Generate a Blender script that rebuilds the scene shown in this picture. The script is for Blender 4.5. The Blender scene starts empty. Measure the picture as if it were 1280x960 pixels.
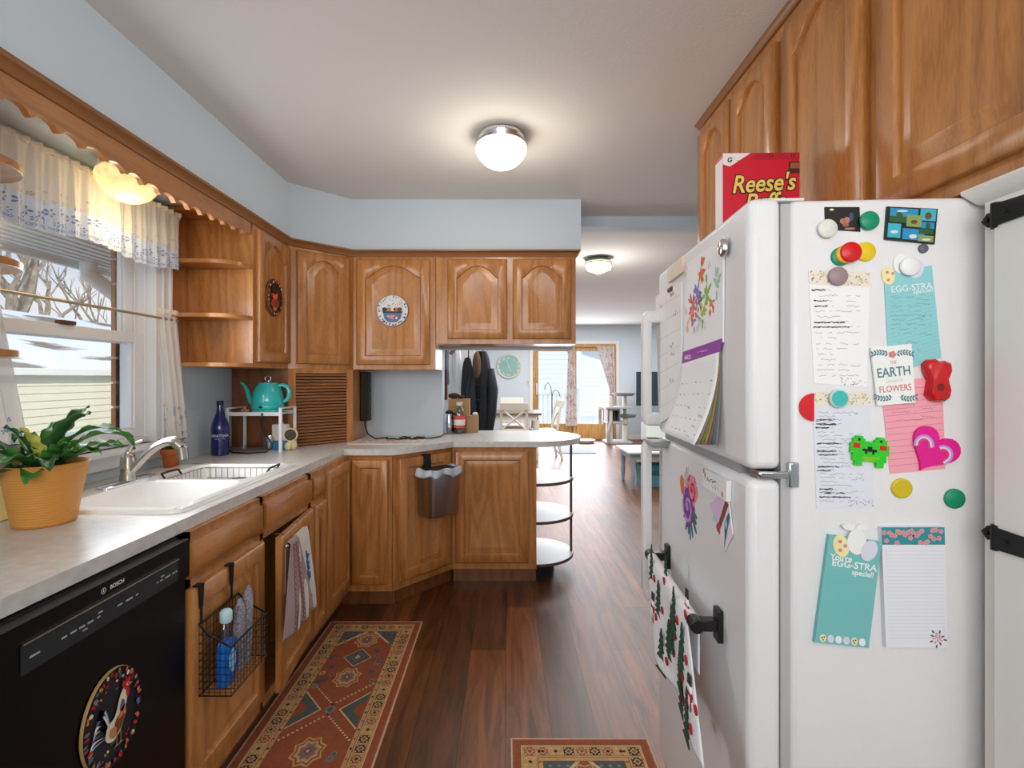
import bpy, bmesh, math, random
from mathutils import Vector, Matrix
R = math.radians; PI = math.pi
random.seed(7)
sc = bpy.context.scene; COL = sc.collection
# ------------------------------------------------------------------ camera, world, sun, lights, exposure
F, CX, CY, H = 620.0, 632.0, 472.5, 1.315          # focal length / vanishing point measured for a 1280x960 frame, eye height
cam = bpy.data.cameras.new('camera'); cam.sensor_width = 36; cam.lens = 36*F/1280
cam.shift_x = (640-CX)/1280; cam.shift_y = -(480-CY)/1280; cam.clip_start = .02; cam.clip_end = 200
camo = bpy.data.objects.new('camera', cam); COL.objects.link(camo)
camo.location = (0, 0, H); camo.rotation_euler = (PI/2, 0, 0); sc.camera = camo
sc.view_settings.view_transform = 'Standard'; sc.view_settings.look = 'None'
sc.view_settings.gamma = 1; sc.view_settings.use_curve_mapping = False
sc.view_settings.exposure = 0.0
try:
    sc.cycles.use_denoising = True; sc.cycles.max_bounces = 8; sc.cycles.diffuse_bounces = 5
    sc.cycles.sample_clamp_indirect = 4; sc.cycles.caustics_reflective = False; sc.cycles.caustics_refractive = False
except Exception: pass

W = bpy.data.worlds.new('sky'); sc.world = W; W.use_nodes = True
nt = W.node_tree; bg = nt.nodes['Background']
tc = nt.nodes.new('ShaderNodeTexCoord'); sx = nt.nodes.new('ShaderNodeSeparateXYZ'); nt.links.new(tc.outputs['Generated'], sx.inputs[0])
rp = nt.nodes.new('ShaderNodeValToRGB'); nt.links.new(sx.outputs['Z'], rp.inputs[0])
rp.color_ramp.elements[0].position = .0; rp.color_ramp.elements[0].color = (.83, .90, .97, 1)
rp.color_ramp.elements[1].position = .55; rp.color_ramp.elements[1].color = (.34, .56, .90, 1)
nz = nt.nodes.new('ShaderNodeTexNoise'); nz.inputs['Scale'].default_value = 3.2; nz.inputs['Detail'].default_value = 6
mp = nt.nodes.new('ShaderNodeMapping'); mp.inputs['Scale'].default_value = (1, 1, 3); nt.links.new(tc.outputs['Generated'], mp.inputs[0]); nt.links.new(mp.outputs[0], nz.inputs[0])
r2 = nt.nodes.new('ShaderNodeValToRGB'); nt.links.new(nz.outputs[0], r2.inputs[0]); r2.color_ramp.elements[0].position = .46; r2.color_ramp.elements[1].position = .66
mx = nt.nodes.new('ShaderNodeMix'); mx.data_type = 'RGBA'; nt.links.new(r2.outputs[0], mx.inputs[0]); nt.links.new(rp.outputs[0], mx.inputs[6]); mx.inputs[7].default_value = (.95, .97, 1, 1)
nt.links.new(mx.outputs[2], bg.inputs[0]); bg.inputs[1].default_value = 1.0

def lamp(name, kind, loc, energy, color=(1, 1, 1), size=None, rot=None, soft=.05):
    l = bpy.data.lights.new(name, kind); l.energy = energy; l.color = color
    if kind == 'AREA':
        l.shape = 'RECTANGLE'; l.size, l.size_y = size
    elif kind == 'POINT': l.shadow_soft_size = soft
    elif kind == 'SUN': l.angle = R(1.5)
    o = bpy.data.objects.new(name, l); COL.objects.link(o); o.location = loc
    if rot: o.rotation_euler = rot
    return o
s = lamp('sun', 'SUN', (0, 0, 20), 2.8, (1, .95, .87)); s.rotation_euler = Vector((-.6, .5, -.5)).to_track_quat('-Z', 'Y').to_euler()
lamp('window_daylight', 'AREA', (-1.40, 1.87, 1.42), 9, (.88, .94, 1), (.62, .7), (0, -PI/2, 0))                 # kitchen window
lamp('patio_daylight', 'AREA', (1.47, 10.45, 1.05), 75, (.88, .92, 1), (1.7, 1.9), (-PI/2, 0, 0))               # patio doors
lamp('living_room_fill', 'AREA', (1.3, 6.9, 2.40), 190, (.95, .975, 1), (3.6, 5.4), (0, 0, 0))              # added overhead fill that brightens the living room, no such fixture
lamp('rear_fill', 'AREA', (-.1, -1.3, 1.75), 44, (1, .985, .96), (2.2, 1.1), (R(108), 0, 0))             # added fill light behind the camera

# ------------------------------------------------------------------ helpers
class PL:
    """a real plane in the room: local x right, z up, front faces -y"""
    def __init__(s, M): s.M = M; s.I = M.inverted()
    def pt(s, px, py, off=0):
        o = s.I @ Vector((0, 0, H)); d = s.I.to_3x3() @ Vector(((px-CX)/F, 1, -(py-CY)/F))
        t = (-off-o.y)/d.y; p = o+t*d; return (p.x, p.z)
    def poly(s, *pts): return [s.pt(*p) for p in pts]
def frame(x, y, z=0, deg=0): return Matrix.Translation((x, y, z)) @ Matrix.Rotation(R(deg), 4, 'Z')
def at(px, py, Y): return Vector(((px-CX)*Y/F, Y, H-(py-CY)*Y/F))
def fl(px, py, z=0):                                    # point of the horizontal plane z under a pixel
    Y = F*(H-z)/(py-CY); return ((px-CX)*Y/F, Y)

class MB:
    def __init__(s, M=None): s.v = []; s.f = []; s.m = []; s.s = []; s.M = M or Matrix()
    def add(s, vs, fs, mat=0, smooth=False):
        b = len(s.v); s.v += [s.M @ Vector(v) for v in vs]
        for f in fs: s.f.append([b+i for i in f]); s.m.append(mat); s.s.append(smooth)
        return s
    def box(s, x0, x1, y0, y1, z0, z1, mat=0):
        v = [(x, y, z) for x in (x0, x1) for y in (y0, y1) for z in (z0, z1)]
        return s.add(v, [(0, 1, 3, 2), (4, 6, 7, 5), (0, 4, 5, 1), (2, 3, 7, 6), (0, 2, 6, 4), (1, 5, 7, 3)], mat)
    def loops(s, ls, closed=True, cap0=True, cap1=True, mat=0, smooth=False):
        n = len(ls[0]); vs = [p for l in ls for p in l]; fs = []
        for k in range(len(ls)-1):
            for i in range(n if closed else n-1):
                j = (i+1) % n; fs.append((k*n+i, k*n+j, (k+1)*n+j, (k+1)*n+i))
        s.add(vs, fs, mat, smooth)
        b = len(s.v)-len(vs)
        if cap0: s.f.append([b+i for i in range(n)]); s.m.append(mat); s.s.append(False)
        if cap1: s.f.append([b+(len(ls)-1)*n+i for i in range(n)]); s.m.append(mat); s.s.append(False)
        return s
    def prism(s, poly, y0, y1, mat=0, smooth=False): return s.loops([[(x, y0, z) for x, z in poly], [(x, y1, z) for x, z in poly]], mat=mat, smooth=smooth)
    def hprism(s, poly, z0, z1, mat=0, smooth=False): return s.loops([[(x, y, z0) for x, y in poly], [(x, y, z1) for x, y in poly]], mat=mat, smooth=smooth)
    def poly(s, pts, y, mat=0): return s.add([(x, y, z) for x, z in pts], [list(range(len(pts)))], mat)
    def lathe(s, prof, c=(0, 0, 0), n=28, mat=0, smooth=True, ex=1, ey=1, caps=True):
        ls = [[(c[0]+r*ex*math.cos(2*PI*i/n), c[1]+r*ey*math.sin(2*PI*i/n), c[2]+z) for i in range(n)] for r, z in prof]
        return s.loops(ls, cap0=caps, cap1=caps, mat=mat, smooth=smooth)
    def disc(s, c, r, y0, y1, mat=0, n=28, rz=None, bev=0):   # disc facing -y, c=(x,z)
        rz = rz or r
        L = lambda k, y: [(c[0]+(r-k)*math.cos(2*PI*i/n), y, c[1]+(rz-k)*math.sin(2*PI*i/n)) for i in range(n)]
        return s.loops([L(0, y1), L(0, y0+bev), L(bev, y0)] if bev else [L(0, y1), L(0, y0)], mat=mat)
    def tube(s, pts, r, n=8, mat=0, closed=False, smooth=True):
        P = [Vector(p) for p in pts]; m = len(P); ls = []; up = None
        for i, p in enumerate(P):
            a = P[i-1] if (i > 0 or closed) else P[i]; b = P[(i+1) % m] if (i < m-1 or closed) else P[i]
            t = (b-a); t = t.normalized() if t.length > 1e-9 else Vector((0, 0, 1))
            if up is None: up = Vector((0, 0, 1)) if abs(t.z) < .9 else Vector((1, 0, 0))
            u = up-t*up.dot(t); u = u.normalized() if u.length > 1e-6 else t.orthogonal().normalized(); up = u; w = t.cross(u)
            rr = r[i] if isinstance(r, (list, tuple)) else r
            ls.append([tuple(p+rr*(math.cos(2*PI*k/n)*u+math.sin(2*PI*k/n)*w)) for k in range(n)])
        if closed: ls.append(ls[0])
        return s.loops(ls, cap0=not closed, cap1=not closed, mat=mat, smooth=smooth)
    def grid(s, fn, nu, nv, mat=0, smooth=True):
        vs = [fn(i/nu, j/nv) for j in range(nv+1) for i in range(nu+1)]; k = nu+1
        return s.add(vs, [(j*k+i, j*k+i+1, (j+1)*k+i+1, (j+1)*k+i) for j in range(nv) for i in range(nu)], mat, smooth)
    def sph(s, c, r, mat=0, n=14):
        r = r if isinstance(r, (tuple, list)) else (r, r, r)
        ls = [[(c[0]+r[0]*math.sin(a)*math.cos(2*PI*i/n), c[1]+r[1]*math.sin(a)*math.sin(2*PI*i/n), c[2]-r[2]*math.cos(a)) for i in range(n)] for a in [PI*(k+.15)/(8.3) for k in range(9)]]
        return s.loops(ls, mat=mat, smooth=True)
    def ribbon(s, pts, w, y, mat=0):
        for (x0, z0), (x1, z1) in zip(pts, pts[1:]):
            d = math.hypot(x1-x0, z1-z0) or 1; nx, nz = -(z1-z0)/d*w/2, (x1-x0)/d*w/2
            s.add([(x0+nx, y, z0+nz), (x1+nx, y, z1+nz), (x1-nx, y, z1-nz), (x0-nx, y, z0-nz)], [(0, 1, 2, 3)], mat)
        return s
    def scribble(s, x0, z, w, h, y, mat=0, wd=.0009, step=.0035):
        x = x0; pts = []
        while x < x0+w:
            pts.append((x, z+random.uniform(-h, h)))
            x += random.uniform(.5, 1.3)*step
            if random.random() < .13: s.ribbon(pts, wd, y, mat); pts = []; x += step*1.4
        return s.ribbon(pts, wd, y, mat)
    def text(s, body, size, x, z, y, mat=0, align='CENTER', shear=0, bold=0, rot=0, sx=1.0, extrude=0):
        cu = bpy.data.curves.new('t', 'FONT'); cu.body = body; cu.size = size; cu.align_x = align; cu.shear = shear; cu.offset = bold; cu.resolution_u = 4
        ob = bpy.data.objects.new('t', cu); me = bpy.data.meshes.new_from_object(ob)
        c, sn = math.cos(rot), math.sin(rot)
        vs = [(x+(v.co.x*sx)*c-v.co.y*sn, y, z+(v.co.x*sx)*sn+v.co.y*c) for v in me.vertices]
        s.add(vs, [list(p.vertices) for p in me.polygons], mat)
        bpy.data.objects.remove(ob); bpy.data.curves.remove(cu); bpy.data.meshes.remove(me); return s
    def build(s, name, mats, parent=None, M=None, bev=0, solid=0, sub=0, ctr=False, seg=2):
        if not isinstance(mats, (list, tuple)): mats = [mats]
        M = M.copy() if M is not None else Matrix()
        V = s.v
        if ctr:
            lo = [min(v[i] for v in V) for i in range(3)]; hi = [max(v[i] for v in V) for i in range(3)]
            c = Vector(((lo[0]+hi[0])/2, (lo[1]+hi[1])/2 if ctr != 'base' else (lo[1]+hi[1])/2, (lo[2]+hi[2])/2 if ctr != 'base' else lo[2]))
            V = [v-c for v in V]; M = M @ Matrix.Translation(c)
        me = bpy.data.meshes.new(name); me.from_pydata([tuple(v) for v in V], [], s.f)
        for m in mats: me.materials.append(m)
        for p, mi, sm in zip(me.polygons, s.m, s.s): p.material_index = mi; p.use_smooth = sm
        bm = bmesh.new(); bm.from_mesh(me); bmesh.ops.recalc_face_normals(bm, faces=bm.faces); bm.to_mesh(me); bm.free()
        try: me.set_sharp_from_angle(angle=R(50))
        except Exception: pass
        o = bpy.data.objects.new(name, me); COL.objects.link(o); o.matrix_local = M
        if parent: o.parent = parent; o.matrix_local = M
        if sub: md = o.modifiers.new('sub', 'SUBSURF'); md.levels = md.render_levels = sub
        if solid: md = o.modifiers.new('solid', 'SOLIDIFY'); md.thickness = solid; md.offset = 0
        if bev: md = o.modifiers.new('bevel', 'BEVEL'); md.width = bev; md.segments = seg; md.limit_method = 'ANGLE'; md.angle_limit = R(50)
        return o
MATS = {}
def tag(o, label, cat, group=None):
    o['label'] = label; o['category'] = cat
    if group: o['group'] = group
    return o
def thing(name, label, cat, M=None, group=None):
    o = bpy.data.objects.new(name, None); COL.objects.link(o); o.empty_display_size = .1; MATS[o.name] = M.copy() if M is not None else Matrix()
    if M is not None: o.matrix_local = M
    return tag(o, label, cat, group)
def struct(o): o['kind'] = 'structure'; return o
def copy_tree(o, parent=None):
    c = o.copy(); COL.objects.link(c); c.parent = parent
    if parent: c.matrix_local = o.matrix_local.copy()
    for ch in list(o.children): copy_tree(ch, c)
    return c

# ------------------------------------------------------------------ materials
def lin(h):
    h = h.lstrip('#'); out = []
    for i in (0, 2, 4):
        c = int(h[i:i+2], 16)/255; out.append(c/12.92 if c <= .04045 else ((c+.055)/1.055)**2.4)
    return (*out, 1)
_M = {}
def mat(name, color, rough=.5, metal=0, spec=.5, emit=None, es=0, trans=0, coat=0, bump=0, bscale=200, var=0, vscale=8, ior=1.45, alpha=1):
    if name in _M: return _M[name]
    m = bpy.data.materials.new(name); m.use_nodes = True; nt = m.node_tree; b = nt.nodes['Principled BSDF']; c = lin(color)
    b.inputs['Base Color'].default_value = c; b.inputs['Roughness'].default_value = rough; b.inputs['Metallic'].default_value = metal
    b.inputs['Specular IOR Level'].default_value = spec; b.inputs['Transmission Weight'].default_value = trans; b.inputs['Coat Weight'].default_value = coat; b.inputs['IOR'].default_value = ior
    if emit: b.inputs['Emission Color'].default_value = lin(emit); b.inputs['Emission Strength'].default_value = es
    t = nt.nodes.new('ShaderNodeTexCoord')
    if var:
        n = nt.nodes.new('ShaderNodeTexNoise'); n.inputs['Scale'].default_value = vscale; n.inputs['Detail'].default_value = 5; nt.links.new(t.outputs['Object'], n.inputs[0])
        r = nt.nodes.new('ShaderNodeValToRGB'); nt.links.new(n.outputs[0], r.inputs[0])
        r.color_ramp.elements[0].position = .3; r.color_ramp.elements[1].position = .7
        r.color_ramp.elements[0].color = (*[x*(1-var) for x in c[:3]], 1); r.color_ramp.elements[1].color = (*[min(1, x*(1+var)) for x in c[:3]], 1)
        nt.links.new(r.outputs[0], b.inputs['Base Color'])
    if bump:
        n = nt.nodes.new('ShaderNodeTexNoise'); n.inputs['Scale'].default_value = bscale; nt.links.new(t.outputs['Object'], n.inputs[0])
        bp = nt.nodes.new('ShaderNodeBump'); bp.inputs['Strength'].default_value = bump; bp.inputs['Distance'].default_value = .002
        nt.links.new(n.outputs[0], bp.inputs['Height']); nt.links.new(bp.outputs[0], b.inputs['Normal'])
    _M[name] = m; return m
def wood(name, light, dark, axis='z', rough=.32, ring=9, world=False):
    if name in _M: return _M[name]
    m = bpy.data.materials.new(name); m.use_nodes = True; nt = m.node_tree; b = nt.nodes['Principled BSDF']; L = nt.links.new
    t = nt.nodes.new('ShaderNodeTexCoord'); mp = nt.nodes.new('ShaderNodeMapping'); L(t.outputs['Object'], mp.inputs[0])
    st = {'z': (1, 1, .13), 'x': (.13, 1, 1), 'y': (1, .13, 1)}[axis]; mp.inputs['Scale'].default_value = st
    oi = nt.nodes.new('ShaderNodeObjectInfo'); ad = nt.nodes.new('ShaderNodeVectorMath'); ad.operation = 'ADD'
    sc3 = nt.nodes.new('ShaderNodeVectorMath'); sc3.operation = 'SCALE'; sc3.inputs[0].default_value = (7, 5, 3); L(oi.outputs['Random'], sc3.inputs['Scale']); L(sc3.outputs[0], ad.inputs[1]); L(mp.outputs[0], ad.inputs[0])
    n = nt.nodes.new('ShaderNodeTexNoise'); n.inputs['Scale'].default_value = 5; n.inputs['Detail'].default_value = 2; L(ad.outputs[0], n.inputs[0])
    k = nt.nodes.new('ShaderNodeMath'); k.operation = 'MULTIPLY'; k.inputs[1].default_value = ring; L(n.outputs[0], k.inputs[0])
    pp = nt.nodes.new('ShaderNodeMath'); pp.operation = 'PINGPONG'; pp.inputs[1].default_value = .5; L(k.outputs[0], pp.inputs[0])
    n2 = nt.nodes.new('ShaderNodeTexNoise'); n2.inputs['Scale'].default_value = 210; n2.inputs['Detail'].default_value = 3; L(ad.outputs[0], n2.inputs[0])
    mm = nt.nodes.new('ShaderNodeMath'); mm.operation = 'MULTIPLY_ADD'; L(n2.outputs[0], mm.inputs[0]); mm.inputs[1].default_value = 1.0; L(pp.outputs[0], mm.inputs[2])
    r = nt.nodes.new('ShaderNodeValToRGB'); L(mm.outputs[0], r.inputs[0]); r.color_ramp.elements[0].position = .42; r.color_ramp.elements[1].position = .95
    r.color_ramp.elements[0].color = lin(dark); r.color_ramp.elements[1].color = lin(light); L(r.outputs[0], b.inputs['Base Color'])
    b.inputs['Roughness'].default_value = rough; b.inputs['Coat Weight'].default_value = .3; b.inputs['Coat Roughness'].default_value = .2
    bp = nt.nodes.new('ShaderNodeBump'); bp.inputs['Strength'].default_value = .12; bp.inputs['Distance'].default_value = .001; L(n2.outputs[0], bp.inputs['Height']); L(bp.outputs[0], b.inputs['Normal'])
    _M[name] = m; return m
def glass_pane(name, tint=(1, 1, 1, 1), refl=.06):
    if name in _M: return _M[name]
    m = bpy.data.materials.new(name); m.use_nodes = True; nt = m.node_tree; nt.nodes.clear()
    o = nt.nodes.new('ShaderNodeOutputMaterial'); a = nt.nodes.new('ShaderNodeBsdfTransparent'); g = nt.nodes.new('ShaderNodeBsdfGlossy'); x = nt.nodes.new('ShaderNodeMixShader')
    a.inputs[0].default_value = tint; g.inputs['Roughness'].default_value = .02; x.inputs[0].default_value = refl
    nt.links.new(a.outputs[0], x.inputs[1]); nt.links.new(g.outputs[0], x.inputs[2]); nt.links.new(x.outputs[0], o.inputs[0]); _M[name] = m; return m
def glow(name, color, s0, s1, scale=60):
    if name in _M: return _M[name]
    m = mat(name, color, .2, coat=.3); nt = m.node_tree; b = nt.nodes['Principled BSDF']; b.inputs['Emission Color'].default_value = lin(color)
    t = nt.nodes.new('ShaderNodeTexCoord'); n = nt.nodes.new('ShaderNodeTexVoronoi'); n.inputs['Scale'].default_value = scale; nt.links.new(t.outputs['Object'], n.inputs[0])
    r = nt.nodes.new('ShaderNodeMapRange'); r.inputs['From Max'].default_value = .8; r.inputs['To Min'].default_value = s0; r.inputs['To Max'].default_value = s1; nt.links.new(n.outputs['Distance'], r.inputs['Value']); nt.links.new(r.outputs[0], b.inputs['Emission Strength']); return m
def cloth(name, color, transl=.4, alpha=1.0):
    if name in _M: return _M[name]
    m = bpy.data.materials.new(name); m.use_nodes = True; nt = m.node_tree; nt.nodes.clear(); L = nt.links.new
    o = nt.nodes.new('ShaderNodeOutputMaterial'); d = nt.nodes.new('ShaderNodeBsdfDiffuse'); t = nt.nodes.new('ShaderNodeBsdfTranslucent'); x = nt.nodes.new('ShaderNodeMixShader')
    d.inputs[0].default_value = lin(color); t.inputs[0].default_value = lin(color); x.inputs[0].default_value = transl; L(d.outputs[0], x.inputs[1]); L(t.outputs[0], x.inputs[2])
    if alpha < 1:
        a = nt.nodes.new('ShaderNodeBsdfTransparent'); y = nt.nodes.new('ShaderNodeMixShader'); y.inputs[0].default_value = alpha; L(a.outputs[0], y.inputs[1]); L(x.outputs[0], y.inputs[2]); L(y.outputs[0], o.inputs[0])
    else: L(x.outputs[0], o.inputs[0])
    _M[name] = m; return m

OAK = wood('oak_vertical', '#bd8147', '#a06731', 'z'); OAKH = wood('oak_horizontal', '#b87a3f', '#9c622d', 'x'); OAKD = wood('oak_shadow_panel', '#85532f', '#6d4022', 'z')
OAKY = wood('oak_lengthwise', '#b87a3f', '#9c622d', 'y')
WALL = mat('pale_blue_wall_paint', '#c6d2db', .75, bump=.15, bscale=120)
CEIL = mat('ceiling_paint', '#d9d6d2', .9, bump=.35, bscale=90)
WHITE = mat('white_paint', '#eceae6', .4); VINYL = mat('white_vinyl', '#e9e9ea', .35)
FRIDGE = mat('white_fridge_enamel', '#e6e6e8', .33, bump=.25, bscale=420); FRIDGE_S = mat('white_smooth_enamel', '#e9e9ea', .25)
BLACK = mat('black_gloss', '#070708', .3, spec=.25); BLACKM = mat('black_matte', '#141414', .55); IRON = mat('black_iron', '#1a1918', .5, .3)
CHROME = mat('chrome', '#d8d8da', .14, 1); STEEL = mat('brushed_steel', '#a7a3a0', .3, 1, bump=.05, bscale=300); NICKEL = mat('brushed_nickel', '#bdb8b0', .25, 1)
GREY = mat('grey_plastic', '#9b9c9e', .5); PAPER = mat('white_paper', '#f1f1f2', .8); INK = mat('ink', '#3a3a44', .8)
RED = mat('red_plastic', '#d31622', .35); YEL = mat('yellow_plastic', '#e6c81e', .4); GRN = mat('green_plastic', '#0f8f6a', .4); TEALP = mat('teal_plastic', '#3fb9b6', .4)
TEAL = mat('teal_enamel', '#2cb5b2', .15, coat=.5)
PORC = mat('white_porcelain', '#f1efeb', .16, coat=.3)
def floor_mat():
    m = bpy.data.materials.new('dark_wood_plank_floor'); m.use_nodes = True; nt = m.node_tree; b = nt.nodes['Principled BSDF']; L = nt.links.new
    t = nt.nodes.new('ShaderNodeTexCoord'); mp = nt.nodes.new('ShaderNodeMapping'); mp.inputs['Rotation'].default_value = (0, 0, PI/2); L(t.outputs['Object'], mp.inputs[0])
    br = nt.nodes.new('ShaderNodeTexBrick'); br.offset = .37; br.inputs['Scale'].default_value = 1; br.inputs['Brick Width'].default_value = 1.2; br.inputs['Row Height'].default_value = .17
    br.inputs['Mortar Size'].default_value = .0016; br.inputs['Mortar Smooth'].default_value = .3; br.inputs['Color1'].default_value = lin('#8c552b'); br.inputs['Color2'].default_value = lin('#5a361d'); br.inputs['Mortar'].default_value = lin('#25140c'); L(mp.outputs[0], br.inputs[0])
    m2 = nt.nodes.new('ShaderNodeMapping'); m2.inputs['Scale'].default_value = (9, .9, 1); L(t.outputs['Object'], m2.inputs[0])
    n = nt.nodes.new('ShaderNodeTexNoise'); n.inputs['Scale'].default_value = 2.2; n.inputs['Detail'].default_value = 9; n.inputs['Roughness'].default_value = .65; n.inputs['Distortion'].default_value = .8; L(m2.outputs[0], n.inputs[0])
    r = nt.nodes.new('ShaderNodeValToRGB'); L(n.outputs[0], r.inputs[0]); r.color_ramp.elements[0].position = .34; r.color_ramp.elements[0].color = (.30, .27, .26, 1); r.color_ramp.elements[1].position = .66; r.color_ramp.elements[1].color = (1.25, 1.15, 1.05, 1)
    x = nt.nodes.new('ShaderNodeMix'); x.data_type = 'RGBA'; x.blend_type = 'MULTIPLY'; x.inputs[0].default_value = 1; L(br.outputs[0], x.inputs[6]); L(r.outputs[0], x.inputs[7]); L(x.outputs[2], b.inputs['Base Color'])
    b.inputs['Roughness'].default_value = .40; b.inputs['Specular IOR Level'].default_value = .6
    bp = nt.nodes.new('ShaderNodeBump'); bp.inputs['Strength'].default_value = .25; bp.inputs['Distance'].default_value = .002; L(n.outputs[0], bp.inputs['Height']); L(bp.outputs[0], b.inputs['Normal'])
    return m
def counter_mat():
    m = bpy.data.materials.new('speckled_laminate'); m.use_nodes = True; nt = m.node_tree; b = nt.nodes['Principled BSDF']; L = nt.links.new
    t = nt.nodes.new('ShaderNodeTexCoord'); n = nt.nodes.new('ShaderNodeTexNoise'); n.inputs['Scale'].default_value = 38; n.inputs['Detail'].default_value = 8; L(t.outputs['Object'], n.inputs[0])
    r = nt.nodes.new('ShaderNodeValToRGB'); L(n.outputs[0], r.inputs[0]); r.color_ramp.elements[0].position = .35; r.color_ramp.elements[0].color = lin('#c9c5bf'); r.color_ramp.elements[1].position = .65; r.color_ramp.elements[1].color = lin('#d6d4d0'); L(r.outputs[0], b.inputs['Base Color'])
    b.inputs['Roughness'].default_value = .28; return m
FLOOR = floor_mat(); LAM = counter_mat()
# ------------------------------------------------------------------ the room
XL, XR, YB, ZC = -1.578, 1.245, 3.45, 2.44
YF = 10.6                                               # far wall of the living room
o = MB().box(XL-.15, 3.92, -1.82, YF+.15, -.06, 0).build('floor', FLOOR); struct(o)
o = MB().box(XL-.15, 3.92, -1.82, YF+.15, ZC, ZC+.08).build('ceiling', CEIL); struct(o)
WY0, WY1, WZ0, WZ1 = 1.40, 2.25, 1.03, 2.03            # kitchen window opening in the left wall
m = MB()
T = XL-.15
m.box(T, XL, -1.7, WY0, 0, ZC).box(T, XL, WY1, YB+.12, 0, ZC).box(T, XL, WY0, WY1, 0, WZ0).box(T, XL, WY0, WY1, WZ1, ZC)
struct(m.build('wall_left', WALL))
struct(MB().box(XR, XR+.12, -1.7, 2.25, 0, ZC).build('wall_right', WALL))
struct(MB().box(T, XR+.12, -1.82, -1.7, 0, ZC).build('wall_near', WALL))
m = MB().box(XL, -.44, YB, YB+.12, 0, ZC).box(-.44, .47, YB, YB+.12, 1.515, ZC)
struct(m.build('wall_back', WALL))
struct(MB().box(.47, 3.8, YB, YB+.12, 2.367, ZC).build('ceiling_beam', WALL))
m = MB(); GX0, GX1 = .58, 2.36                          # patio door opening
m.box(T, GX0, YF, YF+.15, 0, ZC).box(GX1, 3.9, YF, YF+.15, 0, ZC).box(GX0, GX1, YF, YF+.15, 2.04, ZC)
struct(m.build('wall_far', mat('living_room_paint', '#d6dee3', .75)))
struct(MB().box(3.8, 3.92, 2.25, YF, 0, ZC).box(XR+.12, 3.8, 2.13, 2.25, 0, ZC).build('wall_living_right', WALL))
struct(MB().box(T, XL, YB+.12, YF, 0, ZC).build('wall_living_left', WALL))
struct(MB().box(GX1+.08, 3.8, YF-.015, YF, 0, .1).box(XL, GX0-.08, YF-.015, YF, 0, .1).build('baseboard_far', WHITE, bev=.004))
# soffit over the wall cabinets: left run, diagonal corner, back run
ZS = 2.118
sof = [(XL, -1.69), (-1.255, -1.69), (-1.255, 2.85), (-.962, 3.125), (.475, 3.125), (.475, YB), (XL, YB)]
struct(MB().hprism(sof, ZS, ZC).build('soffit', WALL))
# crown moulding under the soffit
def sweep_trim(path, prof, name, m_, closed=False):
    """prof: (out, z) ; path of (x,y), outwards = right hand side of travel"""
    ls = []
    P = [Vector(p) for p in path]
    for i, p in enumerate(P):
        d0 = (P[i]-P[i-1]).normalized() if i else (P[1]-P[0]).normalized(); d1 = (P[i+1]-P[i]).normalized() if i < len(P)-1 else d0
        n0 = Vector((d0.y, -d0.x)); n1 = Vector((d1.y, -d1.x)); n = (n0+n1).normalized(); n = n/max(.3, n.dot(n0))
        ls.append([(p.x+n.x*a, p.y+n.y*a, z) for a, z in prof])
    return MB().loops(ls).build(name, m_)
CROWN = [(0, ZS-.042), (.006, ZS-.04), (.008, ZS-.03), (.014, ZS-.02), (.02, ZS-.012), (.026, ZS-.01), (.026, ZS), (0, ZS)]
struct(sweep_trim([(-1.25, -1.69), (-1.25, 2.852), (-.96, 3.122), (.443, 3.122), (.443, YB)], CROWN, 'trim_1', mat('dark_oak_trim', '#8a5c34', .35)))

# ---- kitchen window (double hung, white vinyl)
w = struct(bpy.data.objects.new('window_1', None)); COL.objects.link(w); w.location = (XL, 0, 0)
PW = PL(frame(XL, 0, 0, 90))                              # local x = room y, front faces into the kitchen (+x)
w.matrix_local = PW.M
m = MB()                                                  # casing, jambs, stool, apron
m.box(WY0-.07, WY0, -.018, 0, WZ0, WZ1+.07).box(WY1, WY1+.065, -.018, 0, WZ0, WZ1+.07).box(WY0, WY1, -.018, 0, WZ1, WZ1+.07)
m.box(WY1, WY1+.012, -.026, 0, WZ0, WZ1+.07).box(WY1+.05, WY1+.065, -.026, 0, WZ0, WZ1+.07)
m.box(WY0-.09, WY1+.085, -.05, .08, WZ0-.022, WZ0).box(WY0-.07, WY1+.07, -.018, 0, WZ0-.075, WZ0-.022)
m.build('window_casing', VINYL, w, bev=.003)
m = MB().box(WY0, WY0+.03, -.014, .15, WZ0, WZ1).box(WY1-.03, WY1+.004, -.014, .15, WZ0, WZ1).box(WY0, WY1, 0, .15, WZ1-.03, WZ1).box(WY0, WY1, .02, .15, WZ0, WZ0+.025)
m.box(WY1-.036, WY1-.03, .03, .04, WZ0, WZ1).box(WY1-.036, WY1-.03, .075, .085, WZ0, WZ1)
m.build('window_jamb', VINYL, w, bev=.002)
def sash(y0, z0, z1, nm, st=.055):
    a, b = WY0+.03, WY1-.03
    q = MB().box(a, a+st, y0, y0+.035, z0, z1).box(b-st, b, y0, y0+.035, z0, z1).box(a+st, b-st, y0, y0+.035, z0, z0+.045).box(a+st, b-st, y0, y0+.035, z1-.045, z1)
    q.box(b-st-.008, b-st, y0+.01, y0+.03, z0+.04, z1-.04)
    f = q.build(nm, VINYL, w, bev=.003)
    MB().box(a+st, b-st, y0+.015, y0+.019, z0+.045, z1-.045).build('pane', glass_pane('window_glass'), f)
    return f
sash(.04, WZ0+.025, 1.512, 'lower_sash'); sash(.085, 1.465, WZ1-.03, 'upper_sash')
MB().box(1.80, 1.86, .03, .06, 1.512, 1.527).build('sash_lock', mat('bronze', '#6b4d35', .4, .6), w, bev=.003)

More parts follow.
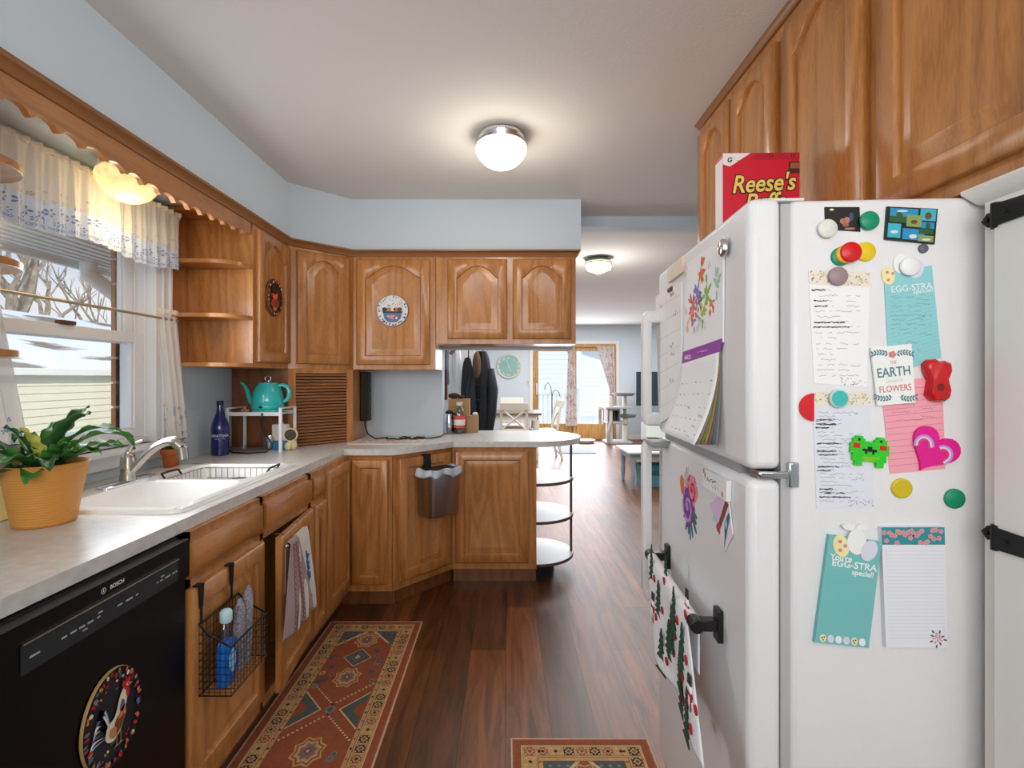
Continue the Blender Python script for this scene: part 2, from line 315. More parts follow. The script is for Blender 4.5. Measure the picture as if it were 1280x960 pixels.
# ---- patio doors in the far wall
PD = PL(frame(0, YF, 0, 0)); WOODD = wood('golden_oak_door', '#c99a5a', '#ad7b3c', 'z')
d = struct(bpy.data.objects.new('door_1', None)); COL.objects.link(d); d.matrix_local = PD.M
MB().box(GX0-.07, GX0, -.02, 0, 0, 2.11).box(GX1, GX1+.07, -.02, 0, 0, 2.11).box(GX0, GX1, -.02, 0, 2.04, 2.11).build('door_casing', WHITE, d, bev=.004)
MB().box(GX0, GX0+.05, -.01, .13, 0, 2.04).box(GX1-.05, GX1, -.01, .13, 0, 2.04).box(GX0+.05, GX1-.05, -.01, .13, 1.985, 2.04).box(GX0+.05, GX1-.05, 0, .13, 0, .03).build('door_frame', WOODD, d, bev=.003)
def patio_leaf(a, b, y0):
    q = MB().box(a, a+.075, y0, y0+.04, .03, 1.985).box(b-.075, b, y0, y0+.04, .03, 1.985).box(a+.075, b-.075, y0, y0+.04, .03, .33).box(a+.075, b-.075, y0, y0+.04, 1.89, 1.985)
    f = q.build('door_leaf', WOODD, d, bev=.003)
    MB().box(a+.075, b-.075, y0+.018, y0+.024, .33, 1.89).build('pane', glass_pane('patio_glass', (1, 1, 1, 1), .04), f); return f
patio_leaf(GX0+.05, 1.50, .06); f = patio_leaf(1.44, GX1-.05, .01)
MB().box(GX0+.07, GX0+.1, .03, .06, .95, 1.2).box(GX0+.075, GX0+.095, .005, .03, .98, 1.17).build('handle', WHITE, d, bev=.004)

# ------------------------------------------------------------------ outdoors
struct(MB().box(-60, 60, -20, 90, -.95, -.9).build('snowy_ground', mat('snowy_lawn', '#dfe3e6', .9, var=.18, vscale=.8)))
# roof eave of the house over the kitchen window, with vinyl grooves
m = MB().box(-2.28, T-.01, -1.5, 6.5, 1.93, 1.94)
for k in range(9): m.box(-2.26+.06*k, -2.252+.06*k, -1.5, 6.5, 1.924, 1.93)
m.box(-2.31, -2.28, -1.5, 6.5, 1.90, 2.06)
struct(m.build('eave', mat('eave_vinyl', '#e6dfd2', .6)))
m = MB()
for k in range(26):
    z = -.9+.11*k
    for j in range(3): m.box(T-.03, T-.012, WY1-.04+.0+.22*j+(.11 if k % 2 else 0)*(j > 0), WY1-.04+.21+.22*j+(.11 if k % 2 else 0)*(j < 2), z, z+.1)
m.box(T-.026, T-.012, WY1-.035, WY1+.6, -.9, 1.93, 1)
struct(m.build('wall_brick_outside', [mat('orange_brick', '#b5764e', .85, var=.25, vscale=9), mat('mortar', '#b8aea2', .9)]))
m = MB(); m.tube([(-2.2, 2.62, 1.93), (-2.2, 2.62, 1.86), (-2.15, 2.72, 1.78), (-2.0, 2.95, 1.72), (-1.86, 3.15, 1.70), (-1.86, 3.2, 1.6), (-1.86, 3.2, -.6)], .042, 10)
tag(m.build('downspout', mat('downspout_white', '#e3ddd0', .5)), 'white metal downspout elbow hanging under the eave outside the kitchen window', 'downspout')
# neighbour's garage with snowy roof
g = thing('garage', 'cream sided garage with snow covered roof outside the kitchen window', 'garage', frame(-8.0, 0, -.9))
SID = mat('cream_siding', '#e9dfc4', .7)
m = MB().box(-6, 0, 5.2, 16, 0, 2.32)
for k in range(18): m.prism([(0, 0)], 0, 0) if False else m.add([(0.0, 5.2, .13*k), (0.018, 5.2, .13*k), (0, 5.2, .13*k+.13), (0.0, 16, .13*k), (0.018, 16, .13*k), (0, 16, .13*k+.13)], [(0, 1, 2), (3, 5, 4), (1, 4, 5, 2), (0, 3, 4, 1)])
m.build('wall', SID, g)
m = MB(); m.loops([[(.12, 4.9, 2.28), (.12, 4.9, 2.40), (-3, 4.9, 3.72), (-6.35, 4.9, 2.4), (-6.35, 4.9, 2.28), (-3, 4.9, 3.6)], [(.12, 16.3, 2.28), (.12, 16.3, 2.40), (-3, 16.3, 3.72), (-6.35, 16.3, 2.4), (-6.35, 16.3, 2.28), (-3, 16.3, 3.6)]])
def snow_mat():
    mm = bpy.data.materials.new('snowy_shingles'); mm.use_nodes = True; nt = mm.node_tree; b = nt.nodes['Principled BSDF']; L = nt.links.new
    t = nt.nodes.new('ShaderNodeTexCoord'); mp = nt.nodes.new('ShaderNodeMapping'); mp.inputs['Scale'].default_value = (1.4, .35, 1); L(t.outputs['Object'], mp.inputs[0])
    n = nt.nodes.new('ShaderNodeTexNoise'); n.inputs['Scale'].default_value = 1.4; n.inputs['Detail'].default_value = 7; L(mp.outputs[0], n.inputs[0])
    r = nt.nodes.new('ShaderNodeValToRGB'); L(n.outputs[0], r.inputs[0]); r.color_ramp.elements[0].position = .40; r.color_ramp.elements[0].color = lin('#8f7f70'); r.color_ramp.elements[1].position = .47; r.color_ramp.elements[1].color = lin('#f2f4f6'); L(r.outputs[0], b.inputs['Base Color']); b.inputs['Roughness'].default_value = .85; return mm
SNOW = snow_mat(); m.build('roof', SNOW, g)
MB().box(.10, .19, 4.9, 16.3, 2.26, 2.38).build('gutter', mat('gutter_white', '#f0ece2', .5), g, bev=.01)
m = MB()
for k in range(60): m.box(-5.6, -5.57, 4.0+.16*k, 4.0+.16*k+.145, -.9, .62)
m.box(-5.57, -5.53, 4, 13.6, .45, .53)
tag(m.build('garden_fence', mat('pale_green_fence', '#b9cdc2', .7, var=.1)), 'low pale green board fence in front of the cream garage outside', 'fence')
BARK = mat('grey_bark', '#a39887', .9, var=.3, vscale=6)
def tree(x, y, h, r, seed, label, lean=0):
    rnd = random.Random(seed); m = MB()
    def br(p, d, L, r, lv):
        pts = [p]; q = p.copy(); dd = d.copy()
        for k in range(4):
            dd = (dd+Vector((rnd.uniform(-.16, .16), rnd.uniform(-.16, .16), rnd.uniform(-.02, .12)))).normalized(); q = q+dd*L/4; pts.append(q.copy())
        m.tube(pts, [r*(1-.13*k) for k in range(5)], 6 if lv < 2 else 4)
        if lv < 4:
            for k in range(3 if lv else 5):
                a = rnd.uniform(0, 2*PI); nd = (dd+Vector((math.cos(a), math.sin(a), rnd.uniform(-.1, .5)))*rnd.uniform(.4, .8)).normalized()
                br(pts[rnd.randint(2, 4)], nd, L*rnd.uniform(.55, .8), r*.5, lv+1)
    br(Vector((0, 0, -.1)), Vector((lean, lean*.3, 1)).normalized(), h*.42, r, 0)
    return tag(m.build('bare_tree', BARK, M=Matrix.Translation((x, y, -.9))), label, 'tree', 'bare trees behind the garage')
tree(-15.2, 15.6, 11, .34, 1, 'thick bare tree at the left edge of the kitchen window view'); tree(-15.5, 18.4, 10, .2, 5, 'slim bare tree left of the middle of the kitchen window view', .15)
tree(-15, 19.3, 11, .26, 8, 'bare forked tree rising behind the middle of the snowy garage roof', .2); tree(-15, 22.3, 9, .17, 13, 'thin bare tree at the right of the kitchen window view', .1); tree(-19, 20, 12, .26, 21, 'bare tree farthest behind the snowy garage roof')
# behind the patio doors
struct(MB().box(-1.5, 5.5, YF+.15, YF+2.7, -.2, -.1).build('deck', mat('deck_boards', '#e4e0da', .7)))
r = thing('deck_railing', 'white baluster railing around the deck outside the patio doors', 'railing', frame(0, YF+2.55, -.1))
MB().box(-1.2, 1.9, -.04, .04, .95, 1.0).box(-1.2, 1.9, -.025, .025, .1, .15).build('rail', WHITE, r)
for k in range(27): MB().box(-1.2+.115*k, -1.165+.115*k, -.018, .018, .15, .95).build('baluster', WHITE, r)
for x in (-1.2, .35, 1.9): MB().box(x-.05, x+.05, -.05, .05, 0, 1.1).box(x-.06, x+.06, -.06, .06, 1.1, 1.13).build('post', WHITE, r)
b = thing('house', 'pale blue sided house across the yard behind the deck railing', 'house', frame(-1, 21, -.9))
m = MB().box(-7, 4.2, 0, 6, 0, 5.2)
for k in range(26): m.box(-7, 4.2, -.02, 0, .2*k, .2*k+.17)
m.build('wall', mat('pale_siding', '#eef3f5', .7), b)
MB().prism([(-7.4, 5.1), (4.6, 5.1), (-1.4, 8.2)], -.4, 6.4).build('roof', mat('grey_roof', '#a9aaac', .9), b)
b = thing('house', 'white gabled house seen through the right patio door', 'house', frame(6.4, 29, -.9))
m = MB().prism([(-2.6, 0), (5.5, 0), (5.5, 2.2), (-2.6, 4.6)], 0, 6)
for k in range(10): m.prism([(-2.6, .25*k), (5.5, .25*k), (5.5, .25*k+.22), (-2.6, .25*k+.22)], -.02, 0)
m.build('wall', mat('white_siding', '#eef0f0', .7), b)
MB().prism([(-2.9, 4.55), (6, 1.9), (6, 2.2), (-2.9, 4.85)], -.5, 6.4).build('roof', mat('grey_roof', '#a9aaac', .9), b)
m = MB(); m.tube([(0, 0, 0), (0, 0, 1.0)], .012); m.tube([(0, 0, .95), (.03, 0, 1.08), (.1, 0, 1.12), (.17, 0, 1.07), (.19, 0, .96)], .009); m.tube([(0, 0, .95), (-.03, 0, 1.2), (-.1, 0, 1.3), (-.17, 0, 1.22), (-.18, 0, 1.12)], .009)
tag(m.build('shepherd_hook', IRON, M=frame(1.15, YF+1.7, -.1)), 'black double shepherd hook standing on the deck outside', 'hook')
t = thing('patio_table', 'tan wooden table on the deck outside the right patio door', 'table', frame(2.35, YF+.75, -.1))
MB().box(-.16, .5, -.3, .3, .68, .73).build('tabletop', WOODD, t)
for x in (-.14, .45):
    for y in (-.26, .26): MB().box(x-.03, x+.03, y-.03, y+.03, 0, .68).build('leg', WOODD, t)
# ------------------------------------------------------------------ cabinets
def door_mb(m, x0, x1, z0, z1, y=0.0, t=.022, arch=True, fr=.055, mt=0):
    n = 20; ah = min(.075, (x1-x0)*.2) if arch else 0
    def outer(o, yy): return [(x0+o, yy, z0+o), (x1-o, yy, z0+o)]+[(x1-o-(x1-x0-2*o)*i/n, yy, z1-o) for i in range(n+1)]
    def inner(k, yy):
        xl, xr, zb = x0+fr+k, x1-fr-k, z0+fr+k; za = z1-fr*(.72 if arch else 1)-k; zs = za-ah
        out = [(xl, yy, zb), (xr, yy, zb)]
        for i in range(n+1):
            u = abs(2*i/n-1)/.93; f = math.cos(PI*u/2)**.95 if u < 1 else 0
            out.append((xr-(xr-xl)*i/n, yy, zs+(za-zs)*f))
        return out
    return m.loops([outer(0, y), outer(0, y-t+.006), outer(.006, y-t), inner(0, y-t), inner(.003, y-t+.004), inner(.005, y-t+.0125), inner(.011, y-t+.0125), inner(.042, y-t+.0015), inner(.045, y-t+.0025)], mat=mt)
def slab_mb(m, x0, x1, z0, z1, y=0.0, t=.02, mt=0):                 # drawer front with a moulded edge
    L = lambda k, yy: [(x0+k, yy, z0+k), (x1-k, yy, z0+k), (x1-k, yy, z1-k), (x0+k, yy, z1-k)]
    return m.loops([L(0, y), L(0, y-t+.008), L(.012, y-t+.002), L(.014, y-t), ], mat=mt)
def cabinet(name, label, M, w, z0, z1, d, doors=(), drawers=(), kick=False, group=None, fr=.055):
    c = thing(name, label, 'cabinet', M, group)
    b = MB().box(0, w, 0, d, z0, z1).build('body', OAK, c, bev=.0015)
    for (a, e, p, q, ar) in doors: door_mb(MB(), a, e, p, q, arch=ar, fr=fr).build('door', OAK, c)
    for (a, e, p, q) in drawers: slab_mb(MB(), a, e, p, q).build('drawer_front', OAKH, c)
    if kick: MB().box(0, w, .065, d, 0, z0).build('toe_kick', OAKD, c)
    return c
ZB, ZT = 1.368, ZS-.004                                        # wall cabinets
FXL = -1.25
cabinet('wall_cabinet', 'oak wall cabinet beside the open shelf carrying the dark red oval plate', frame(FXL, 2.469, 0, 90), .381, ZB, ZT, .326, [(.015, .37, ZB+.03, ZT-.055, True)])
c = thing('wall_cabinet', 'oak diagonal corner wall cabinet above the slatted appliance garage', 'cabinet', frame(FXL, 2.853, 0, 43))
q = Matrix.Rotation(R(-43), 4, 'Z') @ Matrix.Translation((-FXL, -2.853, 0))
m = MB(q); m.hprism([(FXL, 2.853), (-.962, 3.122), (-.962, YB-.002), (XL+.002, YB-.002), (XL+.002, 2.853)], ZB, ZT); m.build('body', OAK, c, bev=.0015)
door_mb(MB(), .045, .365, ZB+.03, ZT-.055).build('door', OAK, c)
cabinet('wall_cabinet', 'oak wall cabinet on the back wall carrying the round blue bowl plate', frame(-.96, 3.122), .52, ZB, ZT, .326, [(.025, .485, ZB+.03, ZT-.055, True)])
cabinet('wall_cabinet', 'short two door oak wall cabinet hung over the pass-through', frame(-.438, 3.122), .88, 1.529, ZT, .326, [(.075, .448, 1.56, ZT-.055, True), (.482, .848, 1.56, ZT-.055, True)])
# open end shelf units either side of the window
def shelf_unit(y0, near, label):
    s = thing('corner_shelf', label, 'shelf', frame(FXL, y0, 0, 90))
    sg = -1 if near else 1        # shelf lies at local x from 0 to sg*.145 ; local y 0..+.326 into the wall
    MB().box(min(0, -sg*.018), max(0, -sg*.018), -.002, .326, ZB, ZT).build('side_panel', OAK, s, bev=.002)
    MB().box(min(0, sg*.15), max(0, sg*.15), .318, .326, ZB, ZT).build('back_panel', OAK, s)
    for z in (ZB, 1.60, 1.852, ZT-.02):
        P = [(0, .318), (0, .0)]
        P = [(0, .318), (0, 0)]+[(sg*.145*math.sin(a*PI/16)**1.0, .0+.14*(1-math.cos(a*PI/16))) for a in range(1, 9)]+[(sg*.148, .318)]
        MB().hprism(P, z, z+.02).build('shelf_board', OAKY, s, bev=.002)
    return s
shelf_unit(2.45, True, 'open oak end shelf with curved boards right of the window')
shelf_unit(1.226, False, 'open oak end shelf at the left edge, left of the window')
cabinet('wall_cabinet', 'oak wall cabinet at the left edge beyond the near end shelf', frame(FXL, .72, 0, 90), .486, ZB, ZT, .326, [(.03, .455, ZB+.03, ZT-.055, True)])
# scalloped valance board joining the two end shelves
PV = frame(FXL, 1.226, 0, 90); L_ = 2.45-1.226-.018; n = 160; pr = []
for i in range(n+1):
    x = L_*i/n; ph = (x/.082) % 1
    z = 2.0+.016*abs(math.sin(PI*ph))**.8-.006*(ph < .12 or ph > .88)+.012*math.cos(2*PI*x/L_)
    pr.append((x, z-.004))
m = MB().prism(pr+[(L_, ZS-.03), (0, ZS-.03)], 0, .018)
tag(m.build('valance_board', OAKH, M=PV), 'scalloped oak valance board spanning above the kitchen window', 'valance')
# right wall cabinets (over the fridge)
FXR = .86; ZR = 1.662
def rcab(y1, y0, doors, label): return cabinet('wall_cabinet', label, frame(FXR, y1, 0, -90), y1-y0, ZR, ZC-.002, XR-FXR-.002, doors)
rcab(2.19, 1.532, [(.02, .315, ZR+.03, ZC-.07, True), (.335, .635, ZR+.03, ZC-.07, True)], 'oak wall cabinet pair at the far end behind the red cereal box')
rcab(1.530, 1.15, [(.02, .36, ZR+.03, ZC-.07, True)], 'oak wall cabinet with single arched door above the fridge')
rcab(1.148, .56, [(.02, .40, ZR+.03, ZC-.07, True)], 'oak wall cabinet above the white pantry at the right edge')
struct(sweep_trim([(FXR, .56), (FXR, 2.19), (XR-.01, 2.19)][::-1], [(0, ZC-.03), (.008, ZC-.028), (.012, ZC-.015), (.018, ZC-.008), (.018, ZC), (0, ZC)], 'trim_2', mat('dark_oak_trim', '#8a5c34', .35)))

# ---- base cabinets, left run (face x = -0.895)
FB = -.895; ZK = .1; ZBT = .878; DB = abs(XL-FB)-.002
c = thing('base_cabinet', 'oak sink base cabinet with one door ajar beside the dishwasher', 'cabinet', frame(FB, 1.373, 0, 90))
wS = .901; m = MB()
m.box(0, .018, 0, DB, ZK, ZBT).box(wS-.018, wS, 0, DB, ZK, ZBT).box(.018, wS-.018, .02, DB, ZK, ZK+.018).box(.018, wS-.018, DB-.01, DB, ZK, ZBT-.2)
m.box(0, .035, 0, .02, ZK, ZBT).box(wS-.035, wS, 0, .02, ZK, ZBT).box(.432, .458, 0, .02, ZK, ZBT).box(0, wS, 0, .02, ZBT-.03, ZBT).box(0, wS, 0, .02, .722, .757).box(0, wS, 0, .02, ZK, ZK+.04)
m.box(.035, wS-.035, .018, .022, .75, ZBT)
m.build('body', OAK, c)
slab_mb(MB(), .012, .43, .752, .852).build('drawer_front', OAKH, c); slab_mb(MB(), .46, .885, .752, .852).build('drawer_front', OAKH, c)
door_mb(MB(), .012, .43, .145, .722, arch=False).build('door', OAK, c)
DOOR2 = frame(.88, -.001, 0, 6)                                    # hinged at its far side, slightly ajar
door_mb(MB(), -.42, 0, .145, .722, arch=False).build('door', OAK, c, M=frame(.885, -.001, 0, 5.5))
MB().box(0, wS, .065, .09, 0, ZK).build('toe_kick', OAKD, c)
cabinet('base_cabinet', 'narrow oak base cabinet with a small drawer over a slim door', frame(FB, 2.275, 0, 90), .165, ZK, ZBT, DB, [(.01, .155, .145, .722, False)], [(.01, .155, .752, .852)], True, fr=.035)
c = thing('base_cabinet', 'oak inside-corner base cabinet with two folding doors', 'cabinet', frame(FB, 2.441, 0, 90))
q = Matrix.Rotation(R(-90), 4, 'Z') @ Matrix.Translation((-FB, -2.441, 0))
m = MB(q); m.hprism([(XL+.002, 2.442), (FB, 2.442), (FB, 2.823), (-.645, 2.823), (-.645, YB-.002), (XL+.002, YB-.002)], ZK, ZBT); m.build('body', OAK, c)
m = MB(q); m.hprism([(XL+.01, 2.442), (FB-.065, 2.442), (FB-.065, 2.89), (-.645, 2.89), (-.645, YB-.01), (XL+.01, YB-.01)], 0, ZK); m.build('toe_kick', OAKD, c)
door_mb(MB(), .01, .375, .145, .852, arch=False, fr=.05).build('door', OAK, c)
door_mb(MB(), .022, .228, .145, .852, arch=False, fr=.045).build('door', OAK, c, M=q @ frame(FB, 2.823))
AD = math.degrees(math.atan2(3.15-2.823, -.34+.645)); LD = math.hypot(3.15-2.823, -.34+.645)
c = thing('base_cabinet', 'oak diagonal base cabinet behind the hanging steel bin', 'cabinet', frame(-.643, 2.824, 0, AD))
q = Matrix.Rotation(R(-AD), 4, 'Z') @ Matrix.Translation((.643, -2.824, 0))
m = MB(q); m.hprism([(-.643, 2.824), (-.341, 3.151), (-.341, YB-.004), (-.643, YB-.004)], ZK, ZBT); m.build('body', OAK, c)
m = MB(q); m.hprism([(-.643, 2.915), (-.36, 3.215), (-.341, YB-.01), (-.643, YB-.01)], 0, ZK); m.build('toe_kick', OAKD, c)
door_mb(MB(), .035, LD-.03, .145, .852, arch=False).build('door', OAK, c)
cabinet('base_cabinet', 'oak peninsula base cabinet with one wide raised panel', frame(-.339, 3.152), .535, ZK, ZBT, .6, [(.02, .485, .145, .852, False)], (), True)
# rounded open end shelf of the peninsula
s = thing('end_shelf', 'half round open shelf unit at the peninsula end on a dark post', 'shelf', frame(.197, 3.452))
SHT = mat('white_laminate_shelf', '#d9dde2', .3); EDG = mat('dark_shelf_edge', '#5a4334', .5)
def half(r, n=24): return [(r*math.sin(PI*i/n)*1.0, -.285*math.cos(PI*i/n)*(r/.285)) for i in range(n+1)]
for z in (ZK, .372, .618):
    P = half(.272); b_ = MB().hprism(P, z, z+.017, 1); b_.hprism(half(.268), z+.017, z+.019, 0); b_.build('shelf_board', [SHT, EDG], s)
MB().box(.248, .262, -.036, -.01, ZK+.017, ZBT).build('post', EDG, s)
MB().hprism([(0, -.2)]+[(.14*math.sin(PI*i/12), -.2*math.cos(PI*i/12)) for i in range(13)], 0, ZK).build('toe_kick', mat('black_kick', '#15161c', .5), s)

# ---- countertop with rounded peninsula end and the sink cut-out
SX0, SX1, SY0, SY1 = -1.452, -.955, 1.455, 2.27                   # sink rim
ZC0, ZC1 = .879, .915; FC = -.913
m = MB(); a, b2 = .018, .018
hx0, hx1, hy0, hy1 = SX0+a, SX1-a, SY0+a, SY1-a
m.hprism([(XL+.002, .55), (FC, .55), (FC, hy0), (XL+.002, hy0)], ZC0, ZC1)
m.hprism([(XL+.002, hy0), (hx0, hy0), (hx0, hy1), (XL+.002, hy1)], ZC0, ZC1); m.hprism([(hx1, hy0), (FC, hy0), (FC, hy1), (hx1, hy1)], ZC0, ZC1)
m.hprism([(XL+.002, hy1), (FC, hy1), (FC, 2.793), (-.632, 2.793), (-.328, 3.12), (-.328, YB-.002), (XL+.002, YB-.002)], ZC0, ZC1)
rr = .332; cy = 3.12+rr
P = [(-.436, YB-.002), (-.328, YB-.002), (-.328, 3.12)]+[(.185+rr*math.sin(PI*i/36), cy-rr*math.cos(PI*i/36)) for i in range(37)]+[(-.436, 3.12+2*rr)]
m.hprism(P, ZC0, ZC1)
tag(m.build('countertop', LAM), 'speckled light grey laminate countertop running round to the rounded peninsula', 'countertop')
# ---- appliance garage in the corner
g = thing('appliance_garage', 'oak corner appliance garage with slatted roll door on the countertop', 'cabinet', frame(FXL, 2.853, ZC1, 43))
q = Matrix.Rotation(R(-43), 4, 'Z') @ Matrix.Translation((-FXL, -2.853, 0)); hg = ZB-ZC1
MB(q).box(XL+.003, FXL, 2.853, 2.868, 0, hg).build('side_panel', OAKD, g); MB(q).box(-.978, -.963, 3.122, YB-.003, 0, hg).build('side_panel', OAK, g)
m = MB().box(0, .042, -.001, .018, 0, hg).box(.355, .394, -.001, .018, 0, hg).box(.042, .355, -.001, .018, hg-.025, hg); m.build('face_frame', OAK, g, bev=.001)
m = MB(); k = 0; z = .004
while z < hg-.03:
    m.prism([(.042, z), (.355, z), (.355, z+.0135), (.042, z+.0135)], .002, .015); z += .0185
m.box(.042, .355, .013, .017, 0, hg-.02, 1); m.build('tambour_door', [wood('oak_slats', '#96602f', '#7a4a22', 'x'), mat('slat_gap_shade', '#2c1a10', .9)], g, bev=.003, seg=2)  # dark backing puts the shade of the slat gaps into the colour
# ------------------------------------------------------------------ ceiling lamps
GLOW = glow('lamp_glass', '#fff3e2', .55, 1.3); GLOWW = glow('warm_lamp_glass', '#ffdf9c', .45, 1.0)
def dome(name, label, x, y, z, r, base_m, glass_m, energy, color, ribs=True):
    t = thing(name, label, 'ceiling light', frame(x, y, z))
    MB().lathe([(r*.9, 0), (r*.94, -.004), (r*.92, -.014), (r*.96, -.018), (r*.93, -.03), (r*.98, -.034), (r*.95, -.042)], n=40).build('base', base_m, t)
    pr = [(r*.95, -.042), (r*1.03, -.05), (r*1.06, -.065), (r*1.02, -.085), (r*.9, -.108), (r*.7, -.13), (r*.42, -.146), (r*.12, -.152)]
    n = 48; ls = [[(rr*(1+.012*(k % 2))*math.cos(2*PI*k/n), rr*(1+.012*(k % 2))*math.sin(2*PI*k/n), zz) for k in range(n)] for rr, zz in pr]
    MB().loops(ls, smooth=False).build('glass_shade', glass_m, t)
    lamp('bulb', 'POINT', (x, y, z-.24), energy, color, soft=.09); return t
dome('ceiling_light', 'round ribbed glass flush ceiling light in the kitchen', -.02, 2.30, ZC, .112, CHROME, GLOW, 6.5, (1, .92, .80))
dome('ceiling_light', 'ribbed glass light under the soffit behind the scalloped valance', -1.40, 1.84, ZS, .095, mat('white_metal', '#efefec', .4), GLOWW, 2.2, (1, .80, .5))
t = thing('ceiling_light', 'small glass lantern flush light on the living room ceiling', 'ceiling light', frame(.87, 4.65, ZC))
MB().lathe([(.09, 0), (.125, -.03), (.13, -.05), (.125, -.055)], n=8, smooth=False).build('base', mat('aged_brass', '#9fa98f', .4, .6), t)
MB().lathe([(.12, -.055), (.125, -.085), (.115, -.115), (.01, -.155)], n=8, smooth=False).build('glass_shade', GLOW, t)
m = MB()
for k in range(8):
    a = 2*PI*(k)/8; c_, s_ = math.cos(a), math.sin(a); m.tube([(.122*c_, .122*s_, -.055), (.127*c_, .127*s_, -.085), (.117*c_, .117*s_, -.115), (.005*c_, .005*s_, -.158)], .003, 5)
m.sph((0, 0, -.165), .008); m.build('cage', mat('brass', '#7d6a45', .35, .8), t)
lamp('bulb', 'POINT', (.87, 4.65, ZC-.42), 14, (1, .95, .88), soft=.08)

# ------------------------------------------------------------------ dishwasher
PDW = PL(frame(-.885, 0, 0, 90)); d = thing('dishwasher', 'black dishwasher built under the counter with a control strip', 'dishwasher', frame(-.885, .765, 0, 90)); X0 = .765
MB().box(0, .604, .02, .6, .1, .874).box(.0, .604, .06, .6, 0, .1).build('tub', BLACKM, d)
MB().box(.002, .602, -.002, .02, .1, .77).build('door', BLACK, d, bev=.003)
m = MB().box(.002, .602, -.014, .02, .772, .872)
m.text('BOSCH', .0125, 1.112-X0, .850, -.0146, 1, bold=.0003)
m.ribbon([(1.074-X0+.006*math.cos(a*PI/8), .854+.006*math.sin(a*PI/8)) for a in range(17)], .0012, -.0146, 1); m.box(1.0725-X0, 1.0755-X0, -.0146, -.0145, .851, .857, 1)
o = m.build('control_panel', [BLACK, mat('print_white', '#e8e8e8', .6)], d, bev=.004)
m = MB().box(.125, .55, -.0165, -.013, .779, .834, 0).box(.125, .55, -.02, -.013, .8335, .8365, 1)
for x, w_ in ((.14, .02), (.205, .012), (.225, .014), (.245, .014), (.266, .014), (.29, .008), (.345, .014), (.37, .02), (.4, .008), (.47, .006), (.482, .01), (.5, .02), (.528, .01), (.541, .006)):
    m.box(x, x+w_, -.0168, -.0165, .803, .8065, 2)
for x in (.253, .292, .485): m.box(x, x+.012, -.0168, -.0165, .794+.018*(x > .28), .797+.018*(x > .28), 2)
m.build('display_strip', [mat('dark_slate_plastic', '#22282c', .35), NICKEL, mat('print_grey', '#aab2b6', .6)], d)
# oval rooster plate magnet on the dishwasher
PLW = mat('plate_dark_navy', '#161b26', .3); C = {k: mat('paint_'+k, v, .5) for k, v in dict(red='#c3202a', cream='#e8ddc4', brown='#7a4526', tan='#b98b54', blue='#5d7191', white='#eceae2', green='#4d6b3c', gold='#a98a55', pink='#e08fa0', orange='#e2702c', navy='#20304e', purple='#7a3f9a', teal='#2a7f8f', black='#141414', lilac='#b89ad0', lightblue='#9fc3d6').items()}
CK = list(C); CM = [C[k] for k in CK]; ci = lambda k: CK.index(k)
def blob(m, pts, y, k, off=0): m.poly(pts, y, off+ci(k))
def ell(cx, cz, a, b, rot=0, n=14): return [(cx+a*math.cos(t)*math.cos(rot)-b*math.sin(t)*math.sin(rot), cz+a*math.cos(t)*math.sin(rot)+b*math.sin(t)*math.cos(rot)) for t in [2*PI*i/n for i in range(n)]]
def smooth(P, k=4):
    n = len(P); out = []
    for i in range(n):
        a, b, c, d = P[i-1], P[i], P[(i+1) % n], P[(i+2) % n]
        for j in range(k):
            t = j/k; out.append(tuple(.5*(2*b[q]+(c[q]-a[q])*t+(2*a[q]-5*b[q]+4*c[q]-d[q])*t*t+(3*b[q]-a[q]-3*c[q]+d[q])*t**3) for q in (0, 1)))
    return out
def rooster(m, cx, cz, s, y, off=0):
    B = lambda pts, k, dy=0: blob(m, smooth([(cx+x*s, cz+z*s) for x, z in pts]), y-dy, k, off)
    for i in range(8):                                           # sickle tail feathers
        B0, B1, B2 = (-.05, -.17), (-.15-.045*i, .56-.085*i), (-.30-.016*i, .06-.05*i)
        O = [((1-t)**2*B0[0]+2*t*(1-t)*B1[0]+t*t*B2[0], (1-t)**2*B0[1]+2*t*(1-t)*B1[1]+t*t*B2[1]) for t in [q/9 for q in range(10)]]; w = .075-.005*i
        P = [(x-w*.8*math.sin(PI*q/9)*(1-q/9)**.3, z+w*.5*math.sin(PI*q/9)) for q, (x, z) in enumerate(O)]+[(x, z) for x, z in O[::-1]]
        blob(m, [(cx+x*s, cz+z*s) for x, z in P], y-.0002*i, ['lightblue', 'white', 'blue', 'white', 'lightblue', 'blue', 'white', 'lightblue'][i], off)
    B([(-.16, -.16), (-.05, -.25), (.08, -.2), (.17, -.05), (.2, .12), (.24, .3), (.16, .36), (.08, .26), (.0, .06), (-.12, .0)], 'cream', .0016)
    B([(-.02, -.2), (.1, -.16), (.17, -.02), (.1, .05), (.0, -.02)], 'brown', .002); B([(.06, -.02), (.16, .02), (.19, .12), (.1, .1)], 'orange', .0022); B([(.08, .1), (.14, .05), (.17, .16), (.12, .22)], 'blue', .0022); B([(-.1, -.16), (0, -.22), (.02, -.1), (-.08, -.06)], 'tan', .0022)
    B(ell(.21, .36, .055, .055), 'red', .0024); B([(.12, .38), (.14, .47), (.17, .43), (.19, .5), (.22, .44), (.25, .49), (.27, .41), (.24, .38)], 'red', .0026); B([(.2, .33), (.25, .3), (.24, .2), (.2, .22)], 'red', .0026); B([(.25, .37), (.31, .35), (.25, .34)], 'gold', .0028); B(ell(.225, .375, .012, .012), 'black', .003); B(ell(.22, .372, .024, .02), 'white', .0027)
    for x in (.02, .09): B([(x, -.2), (x+.015, -.2), (x+.015, -.33), (x+.06, -.36), (x-.05, -.36), (x, -.33)], 'gold', .002)
